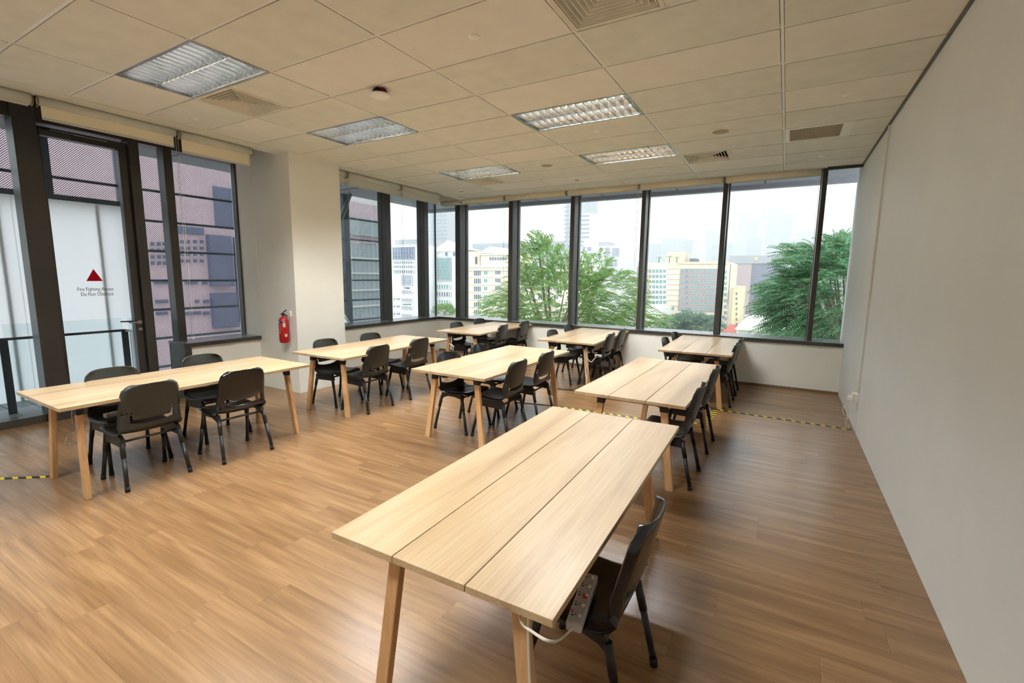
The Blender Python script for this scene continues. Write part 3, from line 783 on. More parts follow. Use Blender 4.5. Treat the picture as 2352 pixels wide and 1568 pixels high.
boxobj('wall_hook', (.04, .055, .37), (.085, .072, .45), M['white'], t)

# ------------------------------------------------------------------ socket and conduit on the partition
t = thing('cable_trunking', 'thin vertical cable duct running up the white partition wall to the ceiling', 'cable duct', (XR, 6.36, 0))
boxobj('channel', (-.018, -.012, .44), (0, .012, H), M['wall'], t, .002)
t = thing('wall_socket', 'white surface wall socket low on the partition wall with a plug in it', 'socket', (XR, 6.40, .37))
boxobj('back_box', (-.045, -.045, -.045), (0, .055, .06), M['white'], t, .004)
boxobj('face_plate', (-.052, -.05, -.05), (-.045, .06, .065), M['white'], t, .002)
boxobj('plug', (-.10, -.02, -.03), (-.052, .03, .02), M['white'], t, .006)
boxobj('plug', (-.085, .035, .0), (-.052, .055, .03), M['white'], t, .004)
def cable(name, pts, r, m, label, n=6):
    b = B(); tube(b, smooth_path(pts, n), r, 8); return tag(obj(name, b, m), label, 'cable')
cable('extension_lead', [(XR - .08, 6.40, .34), (XR - .085, 6.42, .25), (XR - .06, 6.44, .20), (XR - .075, 6.40, .12), (XR - .06, 6.42, .05), (XR - .05, 6.41, .004)], .004, M['cable'], 'white cord hanging from the wall socket down to the hazard tape')
cable('extension_lead', [(XR - .075, 6.43, .34), (XR - .12, 6.46, .24), (XR - .11, 6.45, .17), (XR - .07, 6.42, .15), (XR - .09, 6.43, .10), (XR - .07, 6.42, .004)], .0035, M['cable'], 'looped white cord with a knot beneath the wall socket')

# ------------------------------------------------------------------ hazard tape strips
def tape(p, q, wd, label):
    p = Vector(p); q = Vector(q); d = q - p; L_ = d.length; a = math.atan2(d.y, d.x)
    b = B(); n_ = max(2, int(L_ / .1)); pr = None
    for k in range(n_ + 1):
        x = L_ * k / n_
        c_ = [b.verts.new((x, y_, z_)) for y_, z_ in ((-wd / 2, .0008), (-wd * .22, .007), (wd * .22, .007), (wd / 2, .0008))]
        if pr:
            for e in range(3): b.faces.new((pr[e], pr[e + 1], c_[e + 1], c_[e])).smooth = True
        pr = c_
    o = obj('hazard_tape', b, M['tape']); o.location = (p.x, p.y, 0); o.rotation_euler = (0, 0, a)
    return tag(o, label, 'tape', 'yellow and black hazard tape over cables')
tape((-.68, 6.47), (XR - .03, 6.41), .034, 'yellow and black tape strip running to the partition wall socket')
tape((-2.44, 5.48), (-1.36, 5.54), .036, 'yellow and black tape strip behind the far end of the nearest table')
tape((-1.36, 5.54), (-.72, 5.72), .036, 'yellow and black tape strip passing beneath the second table')
tape((-.70, 5.60), (-.66, 6.44), .075, 'short wide tape strip at the foot of the second table leg')
tape((-6.2, .45), (-5.16, 1.262), .045, 'yellow and black tape strip on the floor at the left edge of the picture')
cable('floor_cable', [(-2.44, 5.48, .006), (-2.75, 5.42, .006), (-3.02, 5.35, .006)], .006, M['cableblk'], 'black cable on the floor beneath the far end of the central table')
p1 = hit(1255, 887, 2, .006); p2 = hit(1285, 893, 2, .006); p3 = hit(1322, 897, 2, .006); 
cable('floor_cable', [p1, p2, p3, p3 + Vector((.8, -.05, 0))], .006, M['cableblk'], 'black cable on the floor behind the central table')
cable('floor_cable', [(-.64, 6.5, .006), (-.9, 6.5, .006), (-1.3, 6.52, .006)], .006, M['cableblk'], 'black cable on the floor between the two right-hand tables')

# ------------------------------------------------------------------ power strips and loose cables
def strip(loc, rot, label, n=5, L_=.30, m='greyplastic'):
    t = thing('power_strip', label, 'power strip', loc); t.rotation_euler = rot
    b = B(); box(b, (-.028, 0, 0), (.028, L_, .036)); bevel(b, .004); obj('body', b, M[m], t)
    for k in range(n):
        y_ = .04 + k * (L_ - .07) / (n - 1)
        b = B()
        box(b, (-.020, y_ - .004, .0345), (-.010, y_ + .001, .0366)); box(b, (-.022, y_ + .012, .0345), (-.014, y_ + .016, .0366)); box(b, (-.006, y_ + .004, .0345), (-.002, y_ + .010, .0366))
        obj('socket_slot', b, M['rubber'], t)
        b = B(); box(b, (.008, y_ - .006, .034), (.018, y_ + .008, .041)); bevel(b, .001); obj('switch', b, M['white'], t)
        if k in (0, n - 1): boxobj('indicator', (-.024, y_ + .02, .035), (-.017, y_ + .026, .0375), M['redprint'], t)
    boxobj('master_switch', (.0, L_ * .5 - .008, .034), (.016, L_ * .5 + .008, .04), M['redprint'], t)
    return t
q0 = hit(1317, 1432, 2, .49)
ZST = .452
e0 = hit(1317, 1440, 2, ZST + .02); e1 = hit(1347, 1350, 2, ZST + .03)
a_ = math.atan2(e1.y - e0.y, e1.x - e0.x) - R(90)
strip((e0.x, e0.y, ZST), (0, 0, a_), 'light grey power strip lying on the nearest glossy chair seat', 5, .30)
lt = TAB[0]
cable('extension_lead', [e0 + Vector((0, 0, 0)), e0 + Vector((-.02, -.06, -.01)), hit(1262, 1472, 1, 1.02), hit(1225, 1452, 1, 1.06), hit(1196, 1425, 1, 1.13), Vector((-.66, 1.21, .672))], .0042, M['cable'], 'white cord looping from the near power strip to beneath the tabletop')
cable('extension_lead', [hit(1212, 1418, 1, 1.17), hit(1214, 1480, 1, 1.17), hit(1217, 1570, 1, 1.17), hit(1222, 1660, 1, 1.18), hit(1226, 1740, 1, 1.18)], .0042, M['cable'], 'white cord running down along the nearest table leg')
g3 = hit(245, 944, 2, .475)
strip((-4.93, 1.60, .452), (0, 0, R(6)), 'grey power strip lying on the chair seat behind the leftmost table', 4, .30)
cable('extension_lead', [hit(165, 940, 0, -4.95), hit(167, 968, 0, -4.95), hit(183, 1000, 0, -4.95), hit(172, 1018, 0, -4.95), hit(152, 1020, 0, -4.95), hit(156, 1000, 0, -4.95), hit(180, 975, 0, -4.95), hit(196, 962, 0, -4.9)], .0042, M['greyplastic'], 'grey cord hanging in a loop beneath the leftmost table')
cable('extension_lead', [hit(1032, 789, 1, 5.42), hit(1042, 795, 1, 5.42), hit(1040, 805, 1, 5.42), hit(1035, 825, 1, 5.42), hit(1034, 836, 1, 5.44), Vector((-4.42, 5.47, .006))], .004, M['cable'], 'white cord hanging at the far leg of the column-side table')
cable('extension_lead', [hit(1089, 771, 1, 6.50), hit(1084, 785, 1, 6.50), hit(1083, 800, 1, 6.50), hit(1082, 812, 1, 6.50)], .004, M['cable'], 'white cord hanging at the near leg of the far corner table')
for q, (du, lab) in enumerate(((0, 'white cord bundle hanging down the near leg of the middle window table'), (7, 'second white cord dangling beside the near leg of the middle window table'))):
    cable('extension_lead', [hit(1346 + du * .3, 797, 1, 6.44), hit(1342 + du, 812, 1, 6.44), hit(1350 - du * .5, 832, 1, 6.44), hit(1344 + du, 850, 1, 6.44), hit(1348, 868, 1, 6.44), hit(1347, 882, 1, 6.44)], .005, M['cable'], lab)
cable('extension_lead', [hit(1345, 808, 1, 6.42), hit(1350, 824, 1, 6.42), hit(1358, 831, 1, 6.42), hit(1365, 824, 1, 6.42), hit(1370, 818, 1, 6.42)], .006, M['cable'], 'white cord swinging across to the plug by the middle window table chair')
pq = hit(1374, 817, 1, 6.42)
t = thing('plug_adapter', 'grey plug block at the end of the cord beside the middle window table leg', 'plug', pq)
b = B(); box(b, (-.05, -.02, -.018), (.05, .02, .018)); bevel(b, .006); obj('body', b, M['greyplastic'], t)
b = B(); box(b, (-.02, -.024, -.006), (.02, -.019, .006)); obj('socket_slot', b, M['rubber'], t)
cable('extension_lead', [hit(1549, 815, 1, 6.45), hit(1553, 824, 1, 6.45), hit(1556, 815, 1, 6.45), hit(1549, 822, 1, 6.45), hit(1545, 828, 1, 6.45), hit(1556, 829, 1, 6.45)], .004, M['cable'], 'small white cord coil beneath the window table by the partition')
cable('extension_lead', [hit(1628, 925, 1, 5.9), hit(1627, 934, 1, 5.9), hit(1632, 942, 1, 5.9), Vector((-.62, 5.9, .005))], .004, M['cable'], 'short white cord end above the hazard tape beside the second table')
sp_ = hit(1268, 905, 1, 5.62)
t = strip((sp_.x, sp_.y, .10), (R(84), 0, R(12)), 'white power strip hanging vertically by the far leg of the central table', 4, .26, 'white')
cable('extension_lead', [hit(1268, 880, 1, 5.62), hit(1272, 868, 1, 5.60), hit(1279, 858, 1, 5.55)], .004, M['cableblk'], 'black cord above the hanging power strip at the central table')

# ================================================================== OUTSIDE
# roof overhang
sf = struct('trim_1', (lambda b: (box(b, (-8.85, 8.76, 3.50), (2.5, 10.6, 3.75)), box(b, (-8.85, 10.45, 3.42), (2.5, 10.6, 3.50)), b)[-1])(B()), M['soffit'])
struct('trim_2', (lambda b: (box(b, (-8.95, -3, 3.50), (-7.27, 8.76, 3.75)), b)[-1])(B()), M['soffit'])
for y in (2.3, 3.95, 5.6, 7.2):
    boxobj('soffit_joint', (-8.9, y, 3.492), (-7.3, y + .02, 3.5), M['frame'], bpy.data.objects['trim_2'])
for x in (-6.9, -5.3, -3.7, -2.1, -.5):
    boxobj('soffit_joint', (x, 8.78, 3.492), (x + .02, 10.4, 3.5), M['frame'], sf)
struct('wall_outer_skirt', (lambda b: (box(b, (-7.5, 8.85, -3), (2.5, 8.95, .72)), b)[-1])(B()), M['soffit'])

# balcony: deck boards, glass balustrade
bd = struct('floor_balcony', (lambda b: (box(b, (-8.80, -2, -.20), (-7.27, 3.15, -.075)), b)[-1])(B()), M['steel'])
k = 0; yy = -1.9
while yy < 3.1:
    boxobj('deck_board', (-8.78, yy, -.075), (-7.28, yy + .235, -.05), M['deck'], bd); yy += .245
bal = thing('balustrade', 'glass balustrade with a dark metal rail around the balcony outside the door', 'balustrade', (-8.03, 1.0, -.05))
def bb_(name, lo, hi, m): 
    b = B(); box(b, [lo[0] + 8.03, lo[1] - 1, lo[2] + .05], [hi[0] + 8.03, hi[1] - 1, hi[2] + .05]); return obj(name, b, m, bal)
bb_('handrail', (-8.05, -2, .855), (-8.01, 2.95, .885), M['steel'])
bb_('handrail', (-8.03, 2.92, .855), (-7.30, 2.955, .885), M['alu'])
for y in (.38, 1.70, 2.90): bb_('post', (-8.055, y, -.05), (-8.035, y + .075, .86), M['steel'])
bb_('post', (-7.36, 2.92, -.05), (-7.30, 2.94, .86), M['steel'])
for a, b2 in ((-1.0, .36), (.40, 1.70), (1.75, 2.92)): bb_('glass_panel', (-8.075, a, .0), (-8.063, b2, 1.045), M['glassbal'])
bb_('glass_panel', (-8.0, 2.965, .0), (-7.37, 2.977, 1.045), M['glassbal'])

# perforated metal screen, hung below the overhang, with a white sheet in front of its lower left part
XP = -8.93
sc_ = thing('perforated_screen', 'perforated metal sunscreen on horizontal rails outside the balcony wall', 'screen', (XP, 0, 0))
def panel(y0, y1, z0, z1):
    me = bpy.data.meshes.new('perforated_panel'); me.from_pydata([(0, y0, z0), (0, y1, z0), (0, y1, z1), (0, y0, z1), (.003, y0, z0), (.003, y1, z0), (.003, y1, z1), (.003, y0, z1)], [], [(0, 1, 2, 3)])
    me.materials.append(M['perf']); o = bpy.data.objects.new('perforated_panel', me); COL.objects.link(o); o.parent = sc_
def sbar(name, lo, hi, m='steel'):
    b = B(); box(b, [lo[0] - XP, lo[1], lo[2]], [hi[0] - XP, hi[1], hi[2]]); return obj(name, b, M[m], sc_)
zr = [-.35 + .475 * q for q in range(9)] + [3.53]
for a, b2 in zip(zr[:-1], zr[1:]):
    for y0, y1 in ((-2.5, .3), (.33, 2.42), (2.6, 3.33), (3.36, 5.20), (5.42, 7.52), (7.70, 8.8)):
        if y1 < 3.35 and b2 < 2.70: continue
        panel(y0, y1, max(a, 2.74) if y1 < 3.35 else a, min(b2, 3.53))
for z in zr[1:]:
    if z < 3.4:
        sbar('rail', (XP + .01, 3.36 if z < 2.7 else -2.5, z - .018), (XP + .05, 8.8, z + .018))
for y, wd in ((2.43, .16), (5.24, .13), (3.335, .03), (.315, .03)):
    if y == 3.335 or y == .315 or y == 2.43: sbar('post', (XP - .02, y, 2.74), (XP + .09, y + wd, 3.5))
    else: sbar('post', (XP - .02, y, -.35), (XP + .10, y + wd, 3.5))
sbar('post', (XP + .01, 3.34, -.35), (XP + .03, 3.36, 3.5)); sbar('post', (XP - .05, 5.50, -.35), (XP + .02, 5.56, 3.5)); sbar('post', (XP - .02, 7.53, -.35), (XP + .10, 7.69, 3.5)); sbar('post', (XP - .05, 8.8, -.35), (XP + .03, 8.9, 3.5))
sbar('beam', (XP - .03, -2.5, 2.65), (XP + .10, 3.36, 2.74))
bn = thing('privacy_sheet', 'large plain white translucent sheet hanging beyond the balcony balustrade', 'sheet', (XP + .16, 0, 0))
bz = [(-2.5, 1.035), (1.035, 2.135), (2.135, 3.36)]
for a, b2 in bz: boxobj('sheet_panel', (0, a, -.6), (.004, b2, 2.66), M['banner'], bn)
for y in (-.6, .95, 1.98, 3.0): 
    boxobj('rib', (-.035, y, -.6), (-.005, y + .04, 2.65), M['white'], bn)
br = thing('diagonal_brace', 'pale steel diagonal brace tubes behind the column side window', 'brace', (XP + .3, 5.3, 0))
def brp(u, v): return hit(u, v, 0, XP + .3) - Vector((XP + .3, 5.3, 0))
b = B(); tube(b, [brp(770, 540), brp(804, 446)], .045, 12); obj('upper_tube', b, M['sillgrey'], br)
b = B(); tube(b, [brp(765, 692), brp(812, 762)], .06, 12); obj('lower_tube', b, M['alu'], br)

# ---- city
def fac(name, rgb, **k): 
    return mat(name, rgb, .8, noise=k.get('noise', .03), scale=k.get('scale', .15))
F = {'white': fac('white_facade', (238, 238, 236)), 'cream': fac('cream_facade', (238, 224, 200)), 'beige': fac('beige_facade', (220, 206, 180)), 'brownpanel': fac('brown_grey_panel', (166, 144, 142)),
     'yellow': fac('yellow_cream_facade', (236, 222, 176)), 'purple': fac('purple_grey_facade', (142, 128, 140)), 'pinkwall': fac('pinkish_stone', (188, 164, 164)), 'pink': fac('pink_brick_facade', (226, 204, 212)),
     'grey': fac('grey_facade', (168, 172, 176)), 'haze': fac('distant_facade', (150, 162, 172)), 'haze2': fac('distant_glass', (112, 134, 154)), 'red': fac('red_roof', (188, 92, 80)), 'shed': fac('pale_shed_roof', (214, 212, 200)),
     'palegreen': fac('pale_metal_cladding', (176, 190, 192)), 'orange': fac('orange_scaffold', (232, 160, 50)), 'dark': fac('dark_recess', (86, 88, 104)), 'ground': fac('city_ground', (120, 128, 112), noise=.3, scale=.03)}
def gls(name, rgb, rough=.12): return mat(name, rgb, rough, noise=.12, scale=.6, spec=.6)
W_ = {'blue': gls('blue_window_glass', (78, 100, 150)), 'teal': gls('teal_window_glass', (84, 150, 150)), 'green': gls('green_curtain_glass', (112, 168, 168)), 'grey': gls('grey_window_glass', (98, 112, 122)), 'slate': gls('slate_blue_glass', (96, 108, 140)), 'dull': gls('dull_blue_glass', (120, 128, 152), .5)}
GZ = -24
def bld(name, label, u0, u1, v0, Y, depth, m, group=None, zbot=GZ):
    vm = 690
    x0 = hit(u0, vm, 1, Y).x; x1 = hit(u1, vm, 1, Y).x; zt_ = hit((u0 + u1) / 2, v0, 1, Y).z
    t = thing(name, label, 'building', (x0, Y, zbot), 0, group); t['dim'] = 0; del t['dim']
    boxobj('facade', (0, 0, 0), (x1 - x0, depth, zt_ - zbot), m, t)
    t_info[t.name] = (x0, Y, zbot)
    return t
t_info = {}
def part(t, name, u0, u1, v0, v1, m, out=.15, depth=.2, back=0):
    x0_, Y, zb = t_info[t.name]; Yp = Y + back
    A_ = hit(u0, (v0 + v1) / 2, 1, Yp); B_ = hit(u1, (v0 + v1) / 2, 1, Yp)
    zt_ = hit((u0 + u1) / 2, v0, 1, Yp).z; zb_ = hit((u0 + u1) / 2, v1, 1, Yp).z
    return boxobj(name, (A_.x - x0_, back - out, zb_ - zb), (B_.x - x0_, back - out + depth, zt_ - zb), m, t)
wm = {}
def win(t, u0, u1, v0, v1, g, nx=2, nz=2, fr='white', out=.12, name='window'):
    """framed window: recessed pane with a raised frame and glazing bars, unit mesh scaled to size"""
    key = (g, nx, nz, fr)
    if key not in wm:
        b = B(); box(b, (0, .35, 0), (1, .6, 1), 1); e = .05
        for lo, hi_ in (((0, 0, 0), (1, .6, e)), ((0, 0, 1 - e), (1, .6, 1)), ((0, 0, e), (e, .6, 1 - e)), ((1 - e, 0, e), (1, .6, 1 - e))): box(b, lo, hi_, 0)
        for i in range(1, nx): box(b, (i / nx - .018, .15, e), (i / nx + .018, .36, 1 - e), 0)
        for i in range(1, nz): box(b, (e, .15, i / nz - .02), (1 - e, .36, i / nz + .02), 0)
        me = bpy.data.meshes.new('window'); bmesh.ops.recalc_face_normals(b, faces=b.faces[:]); b.to_mesh(me); b.free()
        me.materials.append(F[fr]); me.materials.append(W_[g]); wm[key] = me
    x0_, Y, zb = t_info[t.name]
    A_ = hit(u0, (v0 + v1) / 2, 1, Y); B_ = hit(u1, (v0 + v1) / 2, 1, Y)
    zt_ = hit((u0 + u1) / 2, v0, 1, Y).z; zb_ = hit((u0 + u1) / 2, v1, 1, Y).z
    o = bpy.data.objects.new(name, wm[key]); COL.objects.link(o); o.parent = t
    o.location = (A_.x - x0_, -out, zb_ - zb); o.scale = (B_.x - A_.x, .4, zt_ - zb_)
    return o

struct('ground_outside', (lambda b: (box(b, (-900, 9.2, GZ - 1), (900, 2200, GZ)), box(b, (-900, -300, GZ - 1), (-9.5, 9.2, GZ)), b)[-1])(B()), F['ground'])
# hotel
hb_ = bld('hotel_building', 'long cream hotel with a grey-brown window panel and palms on its roof', 1481, 1674, 603, 170, 22, F['cream'])
part(hb_, 'window_panel', 1560, 1646, 616.7, 715, F['brownpanel'], .35, .5)
part(hb_, 'white_wing', 1481, 1532, 611, 706, F['white'], .3, .5)
part(hb_, 'parapet', 1558, 1674, 601, 606, F['beige'], .6, 3)
part(hb_, 'roof_block', 1526, 1567, 577, 603, F['beige'], -4, 12)
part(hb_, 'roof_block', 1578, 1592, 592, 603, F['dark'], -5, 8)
cols = [1485, 1493.3, 1501.8, 1510, 1518.3, 1527]
rows = [622.5, 634.6, 646.6, 658.6, 670.6, 682.3, 693.5]
for v in rows:
    for u in cols: win(hb_, u - 3.4, u + 3.4, v - 3.8, v + 3.8, 'teal', 2, 2, 'white', .5)
for v in rows + [708]: win(hb_, 1538, 1548.5, v - 4, v + 4, 'teal', 3, 2, 'white', .2)
for v in [622.5, 634.8, 647, 659.2, 671.4, 683.5, 695.6, 708]:
    for u in [1567, 1577.5, 1588.6, 1599.5, 1610, 1620.5, 1631, 1641]:
        win(hb_, u - 3.6, u + 3.6, v - 3.9, v + 3.9, 'slate' if u == 1577.5 else 'teal', 2, 2, 'white', .55)
for v in [625, 638, 651, 663, 676, 690, 704, 718, 732, 746]: win(hb_, 1662, 1670, v - 4, v + 4, 'teal', 2, 2, 'white', .2)
for k in range(9): win(hb_, 1576 + k * 10.3, 1582.5 + k * 10.3, 724.5, 732.5, 'slate', 1, 1, 'white', .2)
for v in [616.5, 628.5, 640.5, 652.5, 664.5, 676.5, 688.5, 700.5]: part(hb_, 'ledge', 1533, 1560, v, v + .8, F['beige'], .5, .5)
for k in range(6): win(hb_, 1484 + k * 8.4, 1490.5 + k * 8.4, 602.5, 609.5, 'blue', 1, 1, 'white', -1.2)
part(hb_, 'balcony_front', 1533, 1560, 616, 704, F['cream'], .12, .3)
for q in (1484, 1491, ): part(hb_, 'scaffold_bar', q, q + 1.2, 612, 700, F['orange'], .9, .2)
for v in (618, 640, 662, 684, 700): part(hb_, 'scaffold_bar', 1481, 1492, v, v + 1.2, F['orange'], .9, .2)
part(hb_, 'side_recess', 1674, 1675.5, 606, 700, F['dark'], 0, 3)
lw = bld('low_white_building', 'low plain white building in front of the hotel, beside the treetop', 1476, 1522, 706, 150, 14, F['white'])
win(lw, 1523 - 8, 1523 - 2, 716, 724, 'grey', 2, 1, 'white')
# yellow narrow block
yb = bld('narrow_building', 'narrow pale yellow block with a single column of small windows', 1683, 1703, 658, 160, 14, F['yellow'])
part(yb, 'side_wing', 1671, 1684, 661, 760, F['beige'], -3, 8)
part(yb, 'parapet', 1682, 1704, 656.5, 659.5, F['cream'], .5, 3)
for v in [674, 685.6, 697, 709, 721, 733, 744.6, 755.6]: win(yb, 1689.5, 1694, v - 3.2, v + 3.2, 'grey', 1, 2, 'cream', .3)
# purple block
pb = bld('office_block', 'large purple-grey office block with dark blue glass and a small gold emblem', 1676, 1800, 603, 230, 40, F['purple'])
part(pb, 'fascia', 1675, 1802, 587, 605, F['grey'], 2, 44)
part(pb, 'stone_wall', 1681, 1722, 605, 745, F['pinkwall'], 1.5, 2)
part(pb, 'glass_wall', 1723, 1800, 605, 700, W_['slate'], .6, 1)
for v in [612, 618.5, 625, 631.5, 638, 646, 654, 662, 670, 680, 690]: part(pb, 'floor_band', 1723, 1800, v, v + .9, F['purple'], .9, .5)
for u in [1733, 1756, 1778]: part(pb, 'glass_fin', u, u + .8, 605, 700, F['purple'], .9, .5)
part(pb, 'emblem', 1734, 1741.5, 591, 598.5, mat('gold_emblem', (228, 196, 120), .5), 2.3, .4)
part(pb, 'emblem_mark', 1736, 1739.5, 593, 596.5, F['white'], 2.5, .4)
for u in [1714, 1727, 1742, 1757, 1772]: part(pb, 'pier', u, u + 2.2, 701, 725, F['grey'], 1.5, 4)
part(pb, 'base', 1710, 1800, 726, 746, W_['slate'], 1.2, 2); part(pb, 'ledge', 1710, 1800, 724, 728, F['white'], 2, 3)
sh = bld('shed_building', 'long low building with a pale pitched roof beneath the right-hand tree', 1697, 1960, 757, 120, 40, F['shed'])
x0_, Y_, zb_ = t_info[sh.name]
b = B(); a = hit(1700, 757, 1, 120); c_ = hit(1960, 757, 1, 120); rz_ = hit(1765, 738, 1, 132)
vs = [b.verts.new(p) for p in ((a.x - x0_ - 1, -1, a.z - zb_), (c_.x - x0_, -1, a.z - zb_), (c_.x - x0_, 14, rz_.z - zb_), (a.x - x0_ + 8, 14, rz_.z - zb_))]
b.faces.new(vs); ex = bmesh.ops.extrude_face_region(b, geom=b.faces[:]); bmesh.ops.translate(b, vec=(0, 0, .5), verts=[v for v in ex['geom'] if isinstance(v, bmesh.types.BMVert)])
obj('roof', b, F['shed'], sh)
for k in range(12): part(sh, 'wall_rib', 1700 + k * 14, 1701 + k * 14, 758, 775, F['white'], .3, .3)
rr = bld('red_roof_building', 'small building with a red tiled roof between the hotel and the shed', 1650, 1693, 763, 130, 14, F['cream'])
b = B(); a = hit(1648, 763, 1, 129); c_ = hit(1695, 763, 1, 129); x0_, Y_, zb_ = t_info[rr.name]; za = a.z - zb_
vs = [(a.x - x0_, -1, za), (c_.x - x0_, -1, za), (c_.x - x0_, 15, za), (a.x - x0_, 15, za), (a.x - x0_ + 2, 7, za + 1.6), (c_.x - x0_ - 2, 7, za + 1.6)]
V_ = [b.verts.new(p) for p in vs]
for f in ((0, 1, 5, 4), (2, 3, 4, 5), (1, 2, 5), (3, 0, 4), (3, 2, 1, 0)): b.faces.new([V_[i] for i in f])
obj('roof', b, F['red'], rr)
# white office with blue grids
wo = bld('white_office', 'white stepped office with large blue gridded windows behind the big tree', 1331, 1425, 565, 200, 24, F['white'])
part(wo, 'upper_block', 1337, 1370, 549, 566, F['white'], -2, 16); part(wo, 'roof_plant', 1370, 1394, 554.5, 566, F['grey'], -3, 8)
for u0, u1, v0, v1, nx, nz in ((1389, 1401, 568, 589.5, 4, 6), (1405, 1423.5, 569, 590, 6, 5), (1389, 1420, 595, 613, 9, 5), (1402, 1421, 619, 626.5, 8, 2), (1399, 1421, 631, 637, 9, 1), (1402, 1420, 643, 650, 8, 2), (1402, 1420, 655, 662, 8, 2), (1400, 1420, 679, 687.5, 8, 3),
                              (1338.5, 1344.5, 567, 577, 2, 3), (1349, 1359, 567, 577, 4, 3), (1377, 1383.5, 568, 575, 2, 2), (1370, 1382, 583, 593, 4, 3), (1389, 1396, 614, 621, 2, 2), (1380, 1384, 599, 605, 1, 2)):
    win(wo, u0, u1, v0, v1, 'blue', nx, nz, 'white', .3)
gb = bld('grey_office', 'pale grey office between the white office and the hotel', 1424, 1470, 612, 228, 18, F['grey'])
part(gb, 'glass_roof', 1425, 1452, 599, 613, F['palegreen'], -2, 10)
for v in (623, 634, 645, 656, 667):
    for u in (1429, 1437, 1445.5): win(gb, u - 2.4, u + 2.4, v - 4, v + 4, 'slate', 1, 2, 'white', .3)
part(gb, 'scaffold_floor', 1449, 1470, 604, 606, F['beige'], 3, 2)
for v in (616, 626, 637, 648, 660): part(gb, 'scaffold_floor', 1449, 1470, v, v + 1.2, F['beige'], 3, 2)
# cream apartments, left
ca = bld('cream_apartments', 'cream apartment block with a gabled roof house on top, left of the big tree', 1072, 1300, 613, 110, 20, F['cream'])
part(ca, 'parapet', 1072, 1300, 610, 614, F['white'], .5, 3); part(ca, 'cornice', 1072, 1300, 620, 621.4, F['white'], .5, .5)
part(ca, 'roof_house', 1097, 1172, 584, 612, F['cream'], -1.5, 12); part(ca, 'eave', 1094, 1175, 581, 584.6, F['white'], -.8, 14)
x0_, Y_, zb_ = t_info[ca.name]
b = B(); a = hit(1104, 581, 1, 112.3); c_ = hit(1152, 581, 1, 112.3); tpk = hit(1128, 566, 1, 112.3)
V_ = [b.verts.new((p.x - x0_, yy, p.z - zb_)) for yy in (1.5, 12) for p in (a, c_, tpk)]
for f in ((0, 1, 2), (5, 4, 3), (0, 2, 5, 3), (1, 4, 5, 2), (0, 3, 4, 1)): b.faces.new([V_[i] for i in f])
obj('gable_roof', b, F['white'], ca)
part(ca, 'chimney_block', 1078, 1093, 576, 612, F['beige'], -2, 6)
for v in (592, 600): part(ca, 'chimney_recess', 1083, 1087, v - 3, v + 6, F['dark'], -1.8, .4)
for k in range(7): win(ca, 1118 + k * 5.9, 1123 + k * 5.9, 590, 597.5, 'grey', 1, 1, 'white', -1.2)
for k, v in enumerate((627.3, 645.3, 663.2, 681.8, 700.2, 718)):
    win(ca, 1088, 1106, v - 6.2, v + 6.4, 'grey', 4, 1, 'white', .15)
    win(ca, 1111.5, 1120.5, v - 5, v + 3.6, 'green', 2, 1, 'white', .15)
    part(ca, 'floor_ledge', 1072, 1300, v + 9, v + 10, F['white'], .3, .4)
    if k < 3: win(ca, 1137, 1151, v - 6, v + 3, 'grey', 3, 1, 'white', .15)
    for q in range(5): win(ca, 1200 + q * 18, 1211 + q * 18, v - 5, v + 5, 'grey', 2, 1, 'white', .15)
# green glass building
gg = bld('green_glass_building', 'white building with green glass bands and a pyramid roof by the far corner', 984, 1052, 576, 130, 26, F['white'])
x0_, Y_, zb_ = t_info[gg.name]
b = B(); a = hit(996, 573, 1, 130); c_ = hit(1053, 573, 1, 130); tp_ = hit(1027, 551, 1, 136); za = a.z - zb_
V_ = [b.verts.new(p) for p in ((a.x - x0_, -.5, za), (c_.x - x0_, -.5, za), (c_.x - x0_, 14, za), (a.x - x0_, 14, za), (tp_.x - x0_, 6.5, tp_.z - zb_))]
for f in ((0, 1, 4), (1, 2, 4), (2, 3, 4), (3, 0, 4), (3, 2, 1, 0)): b.faces.new([V_[i] for i in f])
obj('pyramid_roof', b, F['cream'], gg)
part(gg, 'cornice', 984, 1054, 573, 577, F['white'], .7, 2)
win(gg, 999.5, 1037, 591, 645, 'green', 7, 6, 'palegreen', .4); win(gg, 985, 995, 580, 642, 'green', 2, 6, 'palegreen', .4)
for v0, v1 in ((653, 663), (670, 680), (688, 697), (705, 711)): win(gg, 986, 1037, v0, v1, 'green' if v0 != 670 else 'slate', 9, 1, 'white', .4)
for u in (1023, 1041): win(gg, u, u + 6, 579, 588, 'slate', 1, 1, 'white', .3)
# white blue-banded office in the left far window
bo = bld('banded_office', 'white office with blue window bands and small signs, seen through the window beside the column', 895, 962, 562, 120, 9, F['white'])
part(bo, 'roof_screen', 897, 954, 549, 563, F['grey'], -2, 12)
win(bo, 902, 953, 567, 596, 'blue', 8, 3, 'grey', .3)
for v0, v1 in ((600, 605), (610, 614.5), (620, 627)): win(bo, 903, 953, v0, v1, 'slate', 10, 1, 'white', .3)
win(bo, 922, 948, 631, 655.5, 'blue', 8, 5, 'white', .3)
for v0, v1 in ((667, 673.5), (685, 692.5), (703, 710.5), (721, 729)): win(bo, 921.5, 949, v0, v1, 'slate', 12, 1, 'white', .3)
for v in (686, 703, 720):
    for u in (905, 911.5, 916): win(bo, u, u + 2.8, v - 2.5, v + 3.5, 'grey', 1, 1, 'white', .2)
part(bo, 'sign', 934, 941, 659.8, 662.8, F['dark'], .3, .2); part(bo, 'sign_logo', 931, 932.6, 658.5, 663, F['grey'], .3, .2)
for k in range(7): part(bo, 'sign_letter', 926 + k * 2.9, 927.3 + k * 2.9, 697.5, 699.8, F['dark'], .3, .2)
